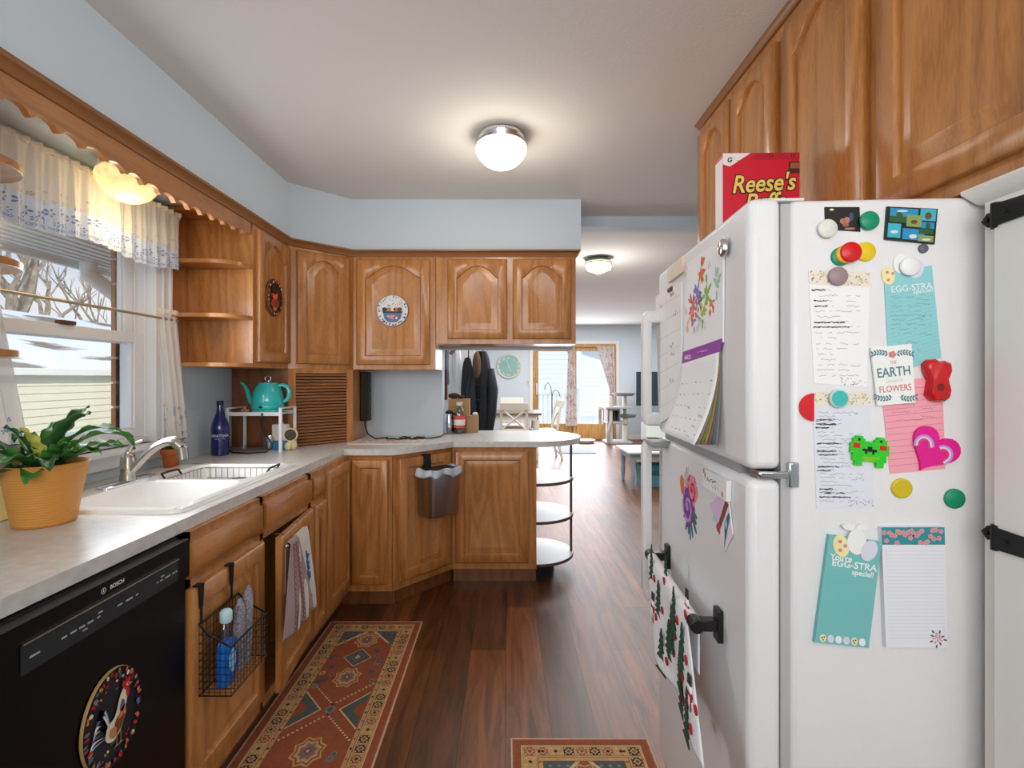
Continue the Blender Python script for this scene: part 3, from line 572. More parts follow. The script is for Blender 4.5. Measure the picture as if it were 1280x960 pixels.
def oval_plate(name, label, PLN, c, a, b, base, paint, off=.001, rim='gold'):
    m = MB(); ls = []
    for k, y in ((1, -.002), (1, -.006), (.985, -.009), (.9, -.007), (.82, -.0055)):
        ls.append([(c[0]+a*k*math.cos(2*PI*i/48), y-off, c[1]+b*k*math.sin(2*PI*i/48)) for i in range(48)])
    m.loops(ls[:3], cap0=True, cap1=False, mat=1); m.loops(ls[2:], cap0=False, cap1=True, mat=0)
    paint(m); return tag(m.build(name, [base, C[rim]]+CM, M=PLN.M, ctr=True), label, 'plate')
def rim_spots(m, c, a, b, y, ks, n, r, seed=1):
    rnd = random.Random(seed)
    for i in range(n):
        t = 2*PI*i/n+rnd.uniform(-.1, .1); k = rnd.uniform(.84, .93)
        blob(m, ell(c[0]+a*k*math.cos(t), c[1]+b*k*math.sin(t), r*rnd.uniform(.7, 1.5), r*rnd.uniform(.5, 1), t, 7), y-.0001*rnd.random(), rnd.choice(ks), 2)
c0 = PDW.pt(136, 897); c0 = (c0[0], c0[1])
def pnt(m):
    rim_spots(m, c0, .083, .108, -.0126, ['tan', 'brown', 'gold', 'cream', 'blue', 'green', 'red', 'orange'], 60, .005, 3)
    rooster(m, c0[0]+.004, c0[1]-.01, .165, -.0092, 2)
    rnd = random.Random(5)
    for i in range(26): blob(m, ell(c0[0]+rnd.uniform(-.05, .05), c0[1]+rnd.choice([-1, 1])*rnd.uniform(.055, .08), .004, .0025, rnd.uniform(0, 3), 6), -.0088, rnd.choice(['green', 'tan', 'blue', 'red', 'cream']), 2)
oval_plate('rooster_plate', 'oval dark plate painted with a rooster on the dishwasher door', PDW, c0, .083, .108, PLW, pnt, off=.0025)
PUL = PL(frame(FXL+.022, 0, 0, 90)); c1 = PUL.pt(342, 372)
def pnt(m):
    rim_spots(m, c1, .088, .098, -.0112, ['cream', 'tan', 'red', 'pink', 'green'], 46, .006, 4)
    for (x, z, r, k) in ((0, .045, .035, 'black'), (0, .01, .03, 'orange'), (.008, .02, .02, 'pink'), (-.015, -.03, .03, 'red'), (.02, -.03, .028, 'brown'), (0, -.05, .025, 'tan'), (.0, .0, .012, 'cream'), (-.03, .01, .014, 'red')): blob(m, ell(c1[0]+x, c1[1]+z, r, r*.8, .3), -.0078-r*.005-.0003*abs(x)*10, k, 2)
oval_plate('decorative_plate', 'dark red oval plate with fruit painting on the cabinet door right of the window', PUL, c1, .088, .098, mat('plate_dark_red', '#3d1917', .3), pnt, off=0, rim='brown')
PUB = PL(frame(0, 3.1, 0, 0)); c2 = PUB.pt(491, 388.5)
def pnt(m):
    rim_spots(m, c2, .097, .097, -.0112, ['blue', 'white', 'navy', 'tan'], 44, .005, 8)
    bl = lambda pts, k, dy: blob(m, [(c2[0]+x, c2[1]+z) for x, z in pts], -.0075-dy, k, 2)
    bl([(-.06, -.01), (.06, -.01), (.05, -.05), (.025, -.072), (-.025, -.072), (-.05, -.05)], 'blue', .0006); bl([(-.065, -.004), (.065, -.004), (.06, -.014), (-.06, -.014)], 'navy', .0008); bl(ell(0, -.04, .02, .014), 'pink', .001); bl(ell(.02, -.045, .012, .008), 'white', .001); bl(ell(-.025, -.035, .01, .008), 'lightblue', .001)
    for x, k in ((-.05, 'navy'), (-.025, 'tan'), (.0, 'cream'), (.022, 'orange'), (.045, 'brown')): bl(ell(x, .008, .016, .013), k, .0004)
    rnd = random.Random(2)
    for i in range(26): bl(ell(rnd.uniform(-.06, .06), rnd.uniform(.025, .07), .004, .0025, rnd.uniform(0, 3), 6), rnd.choice(['green', 'pink', 'blue', 'tan']), .0003)
oval_plate('decorative_plate', 'round white plate with blue bowl painting on the back cabinet door', PUB, c2, .097, .097, mat('plate_white', '#dfe2e4', .3), pnt, off=0, rim='blue')

# ------------------------------------------------------------------ sink, faucet, things at the sink
s = thing('sink', 'white porcelain double basin sink set in the countertop', 'sink', frame(0, 0, ZC1))
def rrect(x0, x1, y0, y1, r, z, n=6):
    out = []
    for cx_, cy_, a0 in ((x1-r, y0+r, -PI/2), (x1-r, y1-r, 0), (x0+r, y1-r, PI/2), (x0+r, y0+r, PI)):
        out += [(cx_+r*math.cos(a0+PI/2*i/n), cy_+r*math.sin(a0+PI/2*i/n), z) for i in range(n+1)]
    return out
ym = 1.895
RIM = .012
m = MB()
m.loops([rrect(SX0, SX1, SY0, SY1, .05, .0), rrect(SX0, SX1, SY0, SY1, .05, .006), rrect(SX0+.006, SX1-.006, SY0+.006, SY1-.006, .045, RIM)], cap0=False, cap1=False, smooth=True)
bx0, bx1 = SX0+.085, SX1-.032
def basin(y0, y1, dp):
    m.loops([rrect(bx0, bx1, y0, y1, .06, RIM), rrect(bx0+.008, bx1-.008, y0+.008, y1-.008, .055, RIM-.01), rrect(bx0+.02, bx1-.02, y0+.02, y1-.02, .05, -dp+.04), rrect(bx0+.05, bx1-.05, y0+.05, y1-.05, .04, -dp)], cap0=False, cap1=True, smooth=True)
b1, b2_, b3, b4 = SY0+.035, ym-.012, ym+.012, SY1-.035
basin(b1, b2_, .165); basin(b3, b4, .165)
# flat top between the rims
for (a_, b_, c_, e_) in ((SX0+.006, bx0, SY0+.02, SY1-.02), (bx1, SX1-.006, SY0+.02, SY1-.02), (SX0+.03, SX1-.03, SY0+.006, b1), (SX0+.03, SX1-.03, b4, SY1-.006), (bx0, bx1, b2_, b3)):
    m.box(a_, b_, c_, e_, RIM-.003, RIM)
for (y0_, y1_) in ((b1, b2_), (b3, b4)):                     # fill the rounded basin corners of the deck
    for cx_, cy_, sx_, sy_ in ((bx0, y0_, 1, 1), (bx1, y0_, -1, 1), (bx0, y1_, 1, -1), (bx1, y1_, -1, -1)):
        P = [(cx_, cy_)]+[(cx_+sx_*.06*(1-math.sin(PI/2*i/6)), cy_+sy_*.06*(1-math.cos(PI/2*i/6))) for i in range(7)]
        m.hprism(P, RIM-.003, RIM)
m.build('bowls', PORC, s)
for (y0_, y1_) in ((b1, b2_), (b3, b4)): MB().lathe([(.04, -.164), (.042, -.161), (.03, -.16)], c=((bx0+bx1)/2, (y0_+y1_)/2, 0)).build('drain', CHROME, s)
f = thing('faucet', 'brushed nickel single lever faucet on the back of the sink', 'faucet', frame(-1.405, 1.845, ZC1+RIM))
MB().loops([rrect(-.028, .028, -.125, .125, .027, 0), rrect(-.028, .028, -.125, .125, .027, .006), rrect(-.022, .022, -.119, .119, .021, .01)], smooth=True).build('deck_plate', CHROME, f)
MB().lathe([(.027, .008), (.026, .02), (.023, .04), (.024, .05), (.0245, .052), (.0245, .056), (.024, .058), (.024, .085), (.021, .1), (.014, .112), (.004, .116)]).build('body', NICKEL, f)
pts = []
for i in range(13):
    u = i/12; pts.append((.015+.165*u, .03*u, .045+.105*math.sin(PI*min(1, u*1.02)*.60)-.0*u if u < .85 else .045+.105*math.sin(PI*.85*1.02*.6)-(u-.85)*.16))
m = MB().tube(pts, [.016]*9+[.017, .019, .02, .02], 12); m.tube([pts[-1], (pts[-1][0]+.006, pts[-1][1]+.001, pts[-1][2]-.045)], [.02, .018], 12); m.build('spout', NICKEL, f)
MB().tube([(.0, 0, .108), (.006, .004, .128), (.02, .01, .145), (.04, .02, .152)], [.011, .009, .008, .006], 10).build('lever', NICKEL, f)
# wire rack resting in the far basin
m = MB(); rx0, rx1, ry0, ry1 = bx0+.022, bx1-.022, b3+.022, b4-.022; zr = ZC1-.045
for z in (zr-.055, zr, zr+.045): m.tube([(rx0, ry0, z), (rx1, ry0, z), (rx1, ry1, z), (rx0, ry1, z)], .0022, 6, closed=True)
k = rx0
while k < rx1:
    m.tube([(k, ry0, zr+.045), (k, ry0, zr-.055), (k, ry1, zr-.055), (k, ry1, zr+.045)], .0015, 5); k += .026
k = ry0
while k < ry1:
    m.tube([(rx0, k, zr+.045), (rx0, k, zr-.055), (rx1, k, zr-.055), (rx1, k, zr+.045)], .0015, 5); k += .026
rk = tag(m.build('dish_rack', STEEL), 'grey wire dish rack sitting in the far sink basin', 'dish rack')
m = MB(); h = MB(m.M); h.tube([(rx1, ry1-.12, zr+.045), (rx1+.014, ry1-.115, zr+.066), (rx1+.02, ry1-.07, zr+.068), (rx1+.014, ry1-.03, zr+.066), (rx1, ry1-.025, zr+.045)], .0045, 6); h.build('handle', BLACKM, rk)
h = MB(m.M); h.tube([(rx0, ry0+.03, zr+.045), (rx0-.014, ry0+.03, zr+.066), (rx0-.018, ry0+.08, zr+.068), (rx0-.014, ry0+.13, zr+.066), (rx0, ry0+.13, zr+.045)], .0045, 6); h.build('handle', BLACKM, rk)
tag(MB().lathe([(.012, 0), (.03, .004), (.038, .03), (.04, .06), (.037, .06), (.03, .01)], n=20).build('cup', mat('cream_ceramic', '#e6ddd0', .3), M=frame(-1.2, 2.06, zr-.052)), 'cream cup standing in the wire dish rack', 'cup')
tag(MB().lathe([(.02, 0), (.03, .004), (.032, .05), (.033, .075), (.03, .075), (.027, .01)], n=20).build('cup', mat('navy_ceramic', '#2b3350', .3), M=frame(-1.12, 2.08, zr-.052)), 'navy cup standing in the wire dish rack', 'cup')

# ---- plants
LEAF = mat('leaf_green', '#3f7a2e', .4, var=.45, vscale=18); LEAFD = mat('leaf_dark', '#2c5a2a', .45, var=.35, vscale=14); LEAFY = mat('leaf_yellow', '#b3b04a', .5, var=.2); SOIL = mat('potting_soil', '#2b2019', .95, var=.4, vscale=60)
def leaf(m, base, az, L, up, droop, w, ruf=.01, k=0, n=18, ph=0, tip=.15):
    p = Vector(base); d = Vector((math.cos(az), math.sin(az), 0)); rows = []
    for i in range(n+1):
        u = i/n; el = up-droop*u*u
        if i: p = p+(d*math.cos(el)+Vector((0, 0, math.sin(el))))*L/n
        sd = Vector((-d.y, d.x, 0)); nrm = Vector((-d.x*math.sin(el), -d.y*math.sin(el), math.cos(el)))
        ww = w*(math.sin(PI*min(1, (.12+u*.88))**.9)**.7)*(1-.0*u)+.001
        if u > .97: ww = .002
        row = []
        for j in (-1, -.5, 0, .5, 1):
            row.append(tuple(p+sd*ww*j+nrm*(abs(j)*ww*.45+ruf*abs(j)*math.sin(u*26+ph+j*2))))
        rows.append(row)
    vs = [q for r_ in rows for q in r_]; fs = [(i*5+j, i*5+j+1, (i+1)*5+j+1, (i+1)*5+j) for i in range(n) for j in range(4)]
    m.add(vs, fs, k, True)
def pot(name, label, cat, M, prof, m_, soil_r, soil_z, fol, fol_m):
    t = thing(name, label, cat, M)
    MB().lathe(prof, n=40).build('pot', m_, t)
    MB().lathe([(soil_r, soil_z-.01), (soil_r, soil_z), (soil_r*.4, soil_z+.006)], n=24).build('soil', SOIL, t)
    fol.build('foliage', fol_m, t, solid=.0012); return t
m = MB(); rnd = random.Random(11)
spec = [(.0, .2, 1.3, 1.0, .03), (.35, .24, .95, 1.9, .022), (-.25, .20, .55, .8, .02), (1.3, .2, 1.35, .9, .032), (2.0, .19, 1.15, 1.3, .03), (2.7, .2, .9, 1.5, .028), (3.5, .2, .8, 1.6, .03), (4.2, .19, .75, 1.4, .03), (4.9, .2, .55, 1.3, .03), (5.5, .17, .5, 1.1, .028), (3.1, .17, .4, 1.0, .026), (2.3, .15, .35, .9, .028), (4.5, .13, .2, .7, .026), (5.2, .13, .15, .8, .026), (.8, .18, .7, 1.2, .026), (3.9, .14, 1.3, .6, .03), (5.9, .12, .9, .6, .028)]
for i, (az, L, up, dr, w_) in enumerate(spec): leaf(m, (.015*math.cos(az), .015*math.sin(az), .15), az, L, up, dr, w_*.95, .006, 0 if i % 3 else 1, ph=i)
leaf(m, (.0, 0, .15), .15, .30, 1.0, 2.3, .016, .006, 0, ph=2); leaf(m, (0, -.02, .155), 4.4, .12, 1.35, .3, .03, .005, 2); leaf(m, (.02, 0, .15), 6.0, .27, .45, .5, .012, .007, 1, ph=1)
pot('potted_fern', 'wavy leaved green plant in a mustard ribbed pot beside the sink', 'plant', frame(-1.272, 1.37, ZC1), [(.064, 0), (.068, .003)]+[(.0685+.0265*(z_/160)**1.15+.0005*math.sin(z_*.9), z_/1000) for z_ in range(6, 160, 2)]+[(.097, .165), (.095, .168), (.09, .16), (.085, .14)], mat('mustard_pot', '#c98a3c', .45, bump=.1, bscale=30), .086, .146, m, [LEAF, LEAFD, LEAFY])
m = MB()
for i in range(14): az = i*2.4; leaf(m, (0, 0, .09), az, .12+.04*(i % 3), 1.2-.05*i, 1.2, .014, .003, i % 2, n=10)
for i in range(5): m.tube([(0, 0, .08), (.02*math.cos(i*1.3), .02*math.sin(i*1.3), .13), (.045*math.cos(i*1.3), .05*math.sin(i*1.3), .17)], .003, 5, 0)
pot('potted_plant', 'leafy plant in a pale yellow pot at the left edge behind the mustard pot', 'plant', frame(-1.455, 1.395, ZC1), [(.05, 0), (.056, .004), (.06, .05), (.063, .1), (.06, .1), (.056, .08)], mat('pale_yellow_pot', '#e3cf86', .5), .057, .085, m, [LEAFD, LEAF])
m = MB()
for r_ in range(3):
    for i in range(9-2*r_): az = 2*PI*i/(9-2*r_)+r_*.4; leaf(m, (.006*math.cos(az), .006*math.sin(az), .082), az, .062-.012*r_, .5+.4*r_, .3, .014, 0, 0 if (i+r_) % 3 else 1, n=8)
for i in range(9): az = i*2.39; leaf(m, (.02*math.cos(az), .02*math.sin(az), .085), az, .055, 1.1, .6, .010, 0, i % 2, n=7)
pot('potted_succulent', 'small green succulent in a terracotta pot behind the sink', 'plant', frame(-1.50, 2.225, ZC1), [(.027, 0), (.029, .003), (.036, .06), (.041, .06), (.043, .082), (.041, .085), (.038, .082), (.036, .07)], mat('terracotta', '#b3612f', .8), .037, .076, m, [mat('succulent_green', '#5d8550', .45, var=.2), mat('succulent_dark', '#4a7048', .45)])

# ------------------------------------------------------------------ window curtains
LACE = cloth('lace_cream', '#f3ead9', .45, .9); LACEB = cloth('lace_blue_white', '#e6ebf4', .45, .93); BLU = cloth('stitched_blue', '#8ea2c8', .3); FLO = mat('lace_flower', '#a9b4cc', .8)
XCV = XL+.085
def pleat(y, amp, fq, ph=0): return amp*math.sin(y*fq+ph)+amp*.5*math.sin(y*fq*2.3+ph*2)
t = thing('curtain_valance', 'ruffled white lace valance with blue flowers across the window top', 'curtain', frame(XCV, 1.30, 0, 90)); LV = .975
def vz(x): return 1.80+.012*math.cos(x*2*PI/.5)
m = MB().grid(lambda u, v: (LV*u, -pleat(LV*u, .008, 95)*(.35+.65*v), 2.045-(2.045-vz(LV*u))*v*.62), 240, 10); m.grid(lambda u, v: (LV*u, -.004-pleat(LV*u, .011, 140), 2.045+.018*v), 300, 2)
m.build('lace_top', LACE, t)
m = MB().grid(lambda u, v: (LV*u, -pleat(LV*u, .008, 95)*(.75+.25*v), vz(LV*u)+(2.045-vz(LV*u))*.38*(1-v)-.004*abs(math.sin(LV*u*160))*(v > .95)), 240, 8)
m.build('lace_border', LACEB, t)
m = MB(); rnd = random.Random(9)
def onv(x, z): return (x, -pleat(x, .008, 95)-.004, z)
def petal(m, x, z, r, k):
    for a in range(5):
        ca, sa = math.cos(a*1.257), math.sin(a*1.257)
        m.add([onv(x+r*.2*ca, z+r*.2*sa), onv(x+r*.7*ca-r*.25*sa, z+r*.7*sa+r*.25*ca), onv(x+r*ca, z+r*sa), onv(x+r*.7*ca+r*.25*sa, z+r*.7*sa-r*.25*ca)], [(0, 1, 2, 3)], k)
x = .02
while x < LV-.02:
    b0 = vz(x); petal(m, x, b0+.058+.012*math.sin(x*40), .016, 0); petal(m, x+.018, b0+.03, .01, 0); 
    for q_ in range(4): petal(m, x+.008*q_, b0+.012, .006, 0)
    petal(m, x+.01, b0+.1+rnd.uniform(-.01, .01), .008, 1); petal(m, x+.028, b0+.13, .006, 1); x += .038
m.build('embroidery', [BLU, FLO], t)
MB().tube([(-.02, .01, 2.048), (LV+.01, .01, 2.048)], .006).build('rod', WHITE, t)
r = tag(MB().tube([(XCV, 1.30, 1.575), (XCV, 2.26, 1.575)], .0055).build('curtain_rod', mat('brass_rod', '#b9a98c', .35, .7), ctr=True), 'thin metal cafe curtain rod crossing the middle of the window', 'curtain rod')
def cafe(y0, y1, b0, b1, lean, label, seed):
    t = thing('cafe_curtain', label, 'curtain', frame(XCV, y0, 0, 90)); w0 = y1-y0; w1 = b1-b0
    def pos(u, v):
        x = (w0*u)*(1-v)+(b0-y0+w1*u)*v; a = .009+.006*v
        return (x, -a*math.sin(u*PI*7+seed)-.012*math.sin(PI*v)*0-lean*v, 1.59-.545*v)
    MB().grid(pos, 70, 20).build('lace_panel', cloth('lace_sheer', '#f2ece6', .5, .85), t)
    m = MB().grid(lambda u, v: (lambda p: (p[0], p[1]-.006, p[2]+.008+.02*v))(pos(u, 0)), 70, 3); m.build('ruffle', LACE, t)
    m = MB(); rnd = random.Random(seed)
    for i in range(46):
        u, v = rnd.uniform(.03, .97), rnd.uniform(.72, .99); x, y, z = pos(u, v); r_ = rnd.uniform(.006, .013); a0 = rnd.uniform(0, 6); k = rnd.choice([0, 0, 0, 1, 2])
        for a in range(4):
            ca, sa = math.cos(a0+a*1.57), math.sin(a0+a*1.57)
            m.add([(x, y-.004, z), (x+r_*.7*ca-r_*.35*sa, y-.004, z+r_*.7*sa+r_*.35*ca), (x+r_*ca, y-.004, z+r_*sa), (x+r_*.7*ca+r_*.35*sa, y-.004, z+r_*.7*sa-r_*.35*ca)], [(0, 1, 2, 3)], k)
    m.build('embroidery', [BLU, cloth('stitched_peach', '#e8b99a', .3), FLO], t); return t
cafe(2.125, 2.255, 2.17, 2.30, .02, 'white lace cafe curtain gathered at the right of the window', 3)
cafe(1.31, 1.45, 1.36, 1.55, .01, 'white lace cafe curtain gathered at the left edge of the window', 6)
# ------------------------------------------------------------------ things hung on the sink cabinet doors
M0 = frame(-.874, 0, 0, 90)
b = thing('wire_basket', 'black wire basket hooked over the near sink cabinet door', 'basket', M0)
y0b, y1b, zb_, zB, zF, dp = 1.408, 1.615, .412, .615, .55, .095
rim = [(y0b, -.004, zB), (y0b, -.03, zB-.028), (y0b, -dp, zF), (y1b, -dp, zF), (y1b, -.03, zB-.028), (y1b, -.004, zB)]
m = MB().tube(rim, .0035, 6, closed=True)
k = 0
while y0b+.0172*k <= y1b+.001:
    x = y0b+.0172*k; m.tube([(x, -.004, zB), (x, -.004, zb_), (x, -dp, zb_), (x, -dp, zF)], .0011, 4); k += 1
for z in [zb_+.02*j for j in range(1, 7)]: m.tube([(y0b, -.004, z), (y0b, -dp, z), (y1b, -dp, z), (y1b, -.004, z)], .0011, 4, closed=True)
for z in (.56, .585): m.tube([(y0b, -dp*.55, z), (y0b, -.004, z), (y1b, -.004, z), (y1b, -dp*.55, z)], .0011, 4)
for k in range(1, 6):
    for x in (y0b, y1b): m.tube([(x, -dp*k/6, zb_), (x, -dp*k/6, zF+(zB-zF)*(1-k/6)*.9)], .0011, 4)
m.tube([(y0b, -.004, zb_), (y0b, -dp, zb_), (y1b, -dp, zb_), (y1b, -.004, zb_)], .0022, 5, closed=True); m.build('wire_cage', IRON, b)
for x in (1.415, 1.572):
    q = MB().tube([(x, -.006, zB), (x, -.006, .69)], .0035, 6); q.prism([(x-.006, .66), (x+.006, .66), (x+.011, .725), (x-.011, .725)], -.008, -.003); q.box(x-.012, x+.012, -.008, .012, .7225, .7265); q.build('hook', IRON, b)
s = thing('soap_bottle', 'clear bottle of blue dish soap standing in the black wire basket', 'bottle', frame(-.824, 1.462, .416, 90))
PB = [(.030, 0), (.036, .006), (.036, .09), (.031, .12), (.024, .15), (.015, .175), (.012, .182)]
CLEARP = glass_pane('clear_plastic', (.86, .93, .97, 1), .12)
MB().lathe(PB[3:], ex=1.0, ey=.62).build('bottle', CLEARP, s)
MB().lathe(PB[:4]+[(0, .121)], ex=1, ey=.62).build('soap', mat('blue_soap', '#0f6fd0', .15, coat=.4), s)
MB().lathe([(.014, .18), (.017, .184), (.017, .21), (.013, .216), (.004, .22)], n=16).build('cap', mat('pale_aqua_cap', '#bfe4ee', .35), s)
m = MB()
m.prism(ell(-.006, .072, .017, .034), -.0235, -.022, 0); m.prism(ell(.018, .06, .008, .022), -.021, -.019, 1); m.build('paper_label', [mat('label_pale_blue', '#9fd6ee', .5), mat('label_deep_blue', '#1530d0', .4)], s)
SPK = mat('speckled_grey_cloth', '#8f8c95', .9, var=.55, vscale=160)
for i, (x, z0, h, lean, lb) in enumerate(((1.535, .416, .205, .012, 'grey speckled oven mitt in the wire basket, next to the soap bottle'), (1.578, .416, .225, .02, 'grey speckled oven mitt in the wire basket, farther from the soap bottle'))):
    ls = []
    for j in range(10):
        u = j/9; w_ = .020*(.75+.35*math.sin(PI*(.2+.7*u)))*(1 if j < 9 else .35); hz = h*u if j < 9 else h*1.0+.006
        ls.append([(w_*math.cos(2*PI*k/16)+lean*u, .6*w_*math.sin(2*PI*k/16)*1.3, hz) for k in range(16)])
    t = thing('oven_mitt', lb, 'oven mitt', frame(-.829, x, z0, 90), 'mitts in the wire basket')
    MB().loops(ls, smooth=True).build('mitt', SPK, t)
# cleaning bottle inside the open cabinet
t = thing('cleaner_bottle', 'dark bottle with yellow flower label inside the open sink cabinet', 'bottle', frame(-1.06, 2.02, ZK+.02, 90))
MB().lathe([(.05, 0), (.055, .01), (.055, .2), (.03, .25), (.02, .26), (.02, .3)], ex=1.3).build('bottle', mat('dark_green_plastic', '#1d2a20', .3), t)
m = MB().box(-.05, .05, -.058, -.054, .04, .09, 0)
for i in range(6): m.poly(ell(-.01+.02*math.cos(i), .13+.02*math.sin(i), .012, .02, i), -.0585, 1)
m.poly(ell(.02, .16, .01, .02), -.0588, 0); m.build('paper_label', [mat('label_cream', '#cfd6c0', .6), mat('label_yellow', '#d8c020', .6)], t)
# towel bar with two towels
t = thing('towel_bar', 'small metal over-door towel bar on the ajar cabinet door', 'towel bar', M0)
XB = .068                                                     # stand-off from the closed door face
MB().tube([(1.85, -XB+.012, .687), (2.078, -XB+.030, .687)], .005, 8).sph((1.85, -XB+.012, .687), .008).sph((2.078, -XB+.030, .687), .008).build('bar', NICKEL, t)
for x, o_ in ((1.872, .030), (2.035, .0145)):
    MB().tube([(x, -o_+.026, .7275), (x, -o_-.0035, .7275), (x, -o_-.0035, .672), (x, -XB+.012+.079*(x-1.85), .672), (x, -XB+.012+.079*(x-1.85), .687)], .003, 6).build('hook', NICKEL, t)
def bar_towel(name, label, x0, x1, zlo_f, mats, art, skew=.0, seed=0, amp=.006):
    def pos(u, v):                                            # v 0..1 from back hem over the bar to the front hem
        L1, L2 = .19, .687-zlo_f; s_ = v*(L1+L2); x = x0+(x1-x0)*u
        yb = -XB+.012+.079*(x-1.85)
        if s_ < L1-.012: return (x, yb+.011, .687-(L1-s_)+.0)
        if s_ < L1+.012: a = (s_-L1+.012)/.024*PI; return (x, yb+.011*math.cos(a), .687+.011*math.sin(a))
        d_ = s_-L1; f_ = min(1, d_/.25)
        return (x+skew*d_*(u-.5)*1.2, yb-.011-amp*f_*(1+math.sin(u*PI*5+seed))-.01*f_, .687-d_)
    m = MB().grid(pos, 40, 46); art(m, pos); return tag(m.build(name, mats, M=M0, solid=.0035, ctr=False), label, 'towel')
TW = mat('white_terry', '#d9d4cb', .95, bump=.6, bscale=500); TBR = mat('mauve_pattern_cloth', '#a48f8c', .95, bump=.4, bscale=300); TST = mat('embroidery_blue', '#3a62a0', .9)
def art1(m, pos):
    rnd = random.Random(4)
    for i in range(22):
        u, v = .62+rnd.uniform(-.1, .1), .52+i*.011; x, y, z = pos(u, v); m.prism(ell(x, z, .004, .007, rnd.uniform(0, 3), 7), y-.004, y-.0025, 1)
    for i in range(22):
        a = rnd.uniform(0, 6.3); r_ = rnd.uniform(.0, .026); x, y, z = pos(.62, .88); m.prism(ell(x+r_*math.cos(a), z+r_*math.sin(a), .004, .006, a, 7), y-.006, y-.002, 1)
bar_towel('hand_towel', 'white towel with blue embroidery hanging on the cabinet door bar', 1.955, 2.07, .35, [TW, TST], art1, .3, 1)
def art2(m, pos):
    for i in range(15):
        for u in (.3, .62):
            x, y, z = pos(u, .40+i*.04); m.prism(ell(x, z, .008, .009, 0, 8), y-.0035, y-.002, 1); m.prism(ell(x, z, .004, .005, 0, 8), y-.004, y-.002, 0)
bar_towel('hand_towel', 'mauve patterned towel hanging beside the white towel on the bar', 1.868, 1.953, .365, [TBR, mat('cloth_rust', '#8a5a50', .9)], art2, .5, 4)

# ------------------------------------------------------------------ steel waste bin on the diagonal cabinet
b = thing('waste_bin', 'stainless steel bin with pale liner hung on the diagonal cabinet door', 'bin', frame(-.643, 2.824, 0, AD))
x0, x1, d0, d1, z0, z1 = .15, .375, -.028, -.165, .505, .775
def rim_loop(k, z, tp=0): return [(x0+k-tp*0, d0-k*0, z), (x0+k, d1+.035+k, z), (x0+k+.006, d1+.012+k, z), (x0+k+.02, d1+k, z), (x1-k-.02, d1+k, z), (x1-k-.006, d1+.012+k, z), (x1-k, d1+.035+k, z), (x1-k, d0, z)]
m = MB().loops([rim_loop(.012, z0), rim_loop(.006, z0+.02), rim_loop(0, z1), rim_loop(.006, z1), rim_loop(.012, z0+.03)], cap0=True, cap1=True); m.build('bin_body', STEEL, b)
MB().loops([rim_loop(.006, z1-.05), rim_loop(.004, z1-.02)], cap1=True).build('dark_opening', BLACKM, b)
m = MB(); n = 60; ring = []
def per(u):
    P = [(x0-.003, d0), (x0-.003, d1-.003), (x1+.003, d1-.003), (x1+.003, d0)]; L = [abs(P[1][1]-P[0][1]), P[2][0]-P[1][0], abs(P[3][1]-P[2][1])]; s_ = u*sum(L)
    for i in range(3):
        if s_ <= L[i] or i == 2: f_ = min(1, s_/L[i]); return (P[i][0]+(P[i+1][0]-P[i][0])*f_, P[i][1]+(P[i+1][1]-P[i][1])*f_)
        s_ -= L[i]
def lin_pos(u, v):
    x, y = per(u); w_ = .022+.018*math.sin(u*9)**2+.012*math.sin(u*23); o_ = .004+.006*math.sin(u*40)
    cx_, cy_ = x-(x0+x1)/2, y-(d0+d1)/2; l_ = math.hypot(cx_, cy_)
    return (x+cx_/l_*o_*v*2, y+cy_/l_*o_*v*2, z1+.01*(1-v*v)+.004*math.sin(u*30)-w_*max(0, v-.15)*1.2)
m.grid(lin_pos, 90, 5)
m.build('liner', mat('pale_blue_film', '#cfdbe6', .35, trans=.2), b, solid=.001)
m = MB().box(x0+.01, x1-.01, d0, d1+.02, z1-.002, z1+.004); m.box(.20, .255, -.03, .0, z1-.02, z1+.05); m.build('lid', BLACKM, b, bev=.003)
MB().box(.20, .255, -.026, .002, .775, .856).box(.2, .255, -.026, .02, .853, .857).build('hanger', BLACKM, b, bev=.002)

# ------------------------------------------------------------------ things on the countertop
b = thing('bottle', 'cobalt blue glass bottle standing on the counter under the shelf', 'bottle', frame(-1.482, 2.575, ZC1))
MB().lathe([(.036, 0), (.042, .004), (.043, .015), (.043, .135), (.040, .16), (.03, .19), (.02, .215), (.0155, .24), (.0145, .262)], n=32).build('glass', mat('cobalt_glass', '#08165e', .08, coat=.6), b)
MB().lathe([(.0155, .26), (.0165, .263), (.0165, .28), (.014, .282)], n=20).build('cap', mat('dark_blue_cap', '#141a30', .4), b)
m = MB(); cu = bpy.data.curves.new('t', 'FONT'); bpy.data.curves.remove(cu)
tm = MB().text('SARATOGA', .0185, 0, .098, 0, 0, bold=.0004); tm2 = MB().text('SPRING WATER', .007, 0, .086, 0, 0)
for q_ in (tm, tm2):
    vs = [(.0438*math.sin(v.x/.0438+.47), -.0438*math.cos(v.x/.0438+.47), v.z) for v in q_.v]; m.add(vs, q_.f, 0)
m.build('lettering', mat('silver_print', '#c9cede', .4), b)
s = thing('counter_rack', 'white metal two-level rack on the counter carrying the teal kettle', 'rack', frame(0, 0, ZC1))
xa, xb, ya, yb, zt = -1.49, -1.205, 2.655, 2.835, .205
RW = mat('white_powder_coat', '#e4e4e6', .35)
MB().box(xa, xb, ya, yb, zt, zt+.006).box(xa, xb, ya-.004, ya+.006, zt-.008, zt+.012).box(xa, xb, yb-.006, yb+.004, zt-.008, zt+.012).build('top_shelf', RW, s, bev=.002)
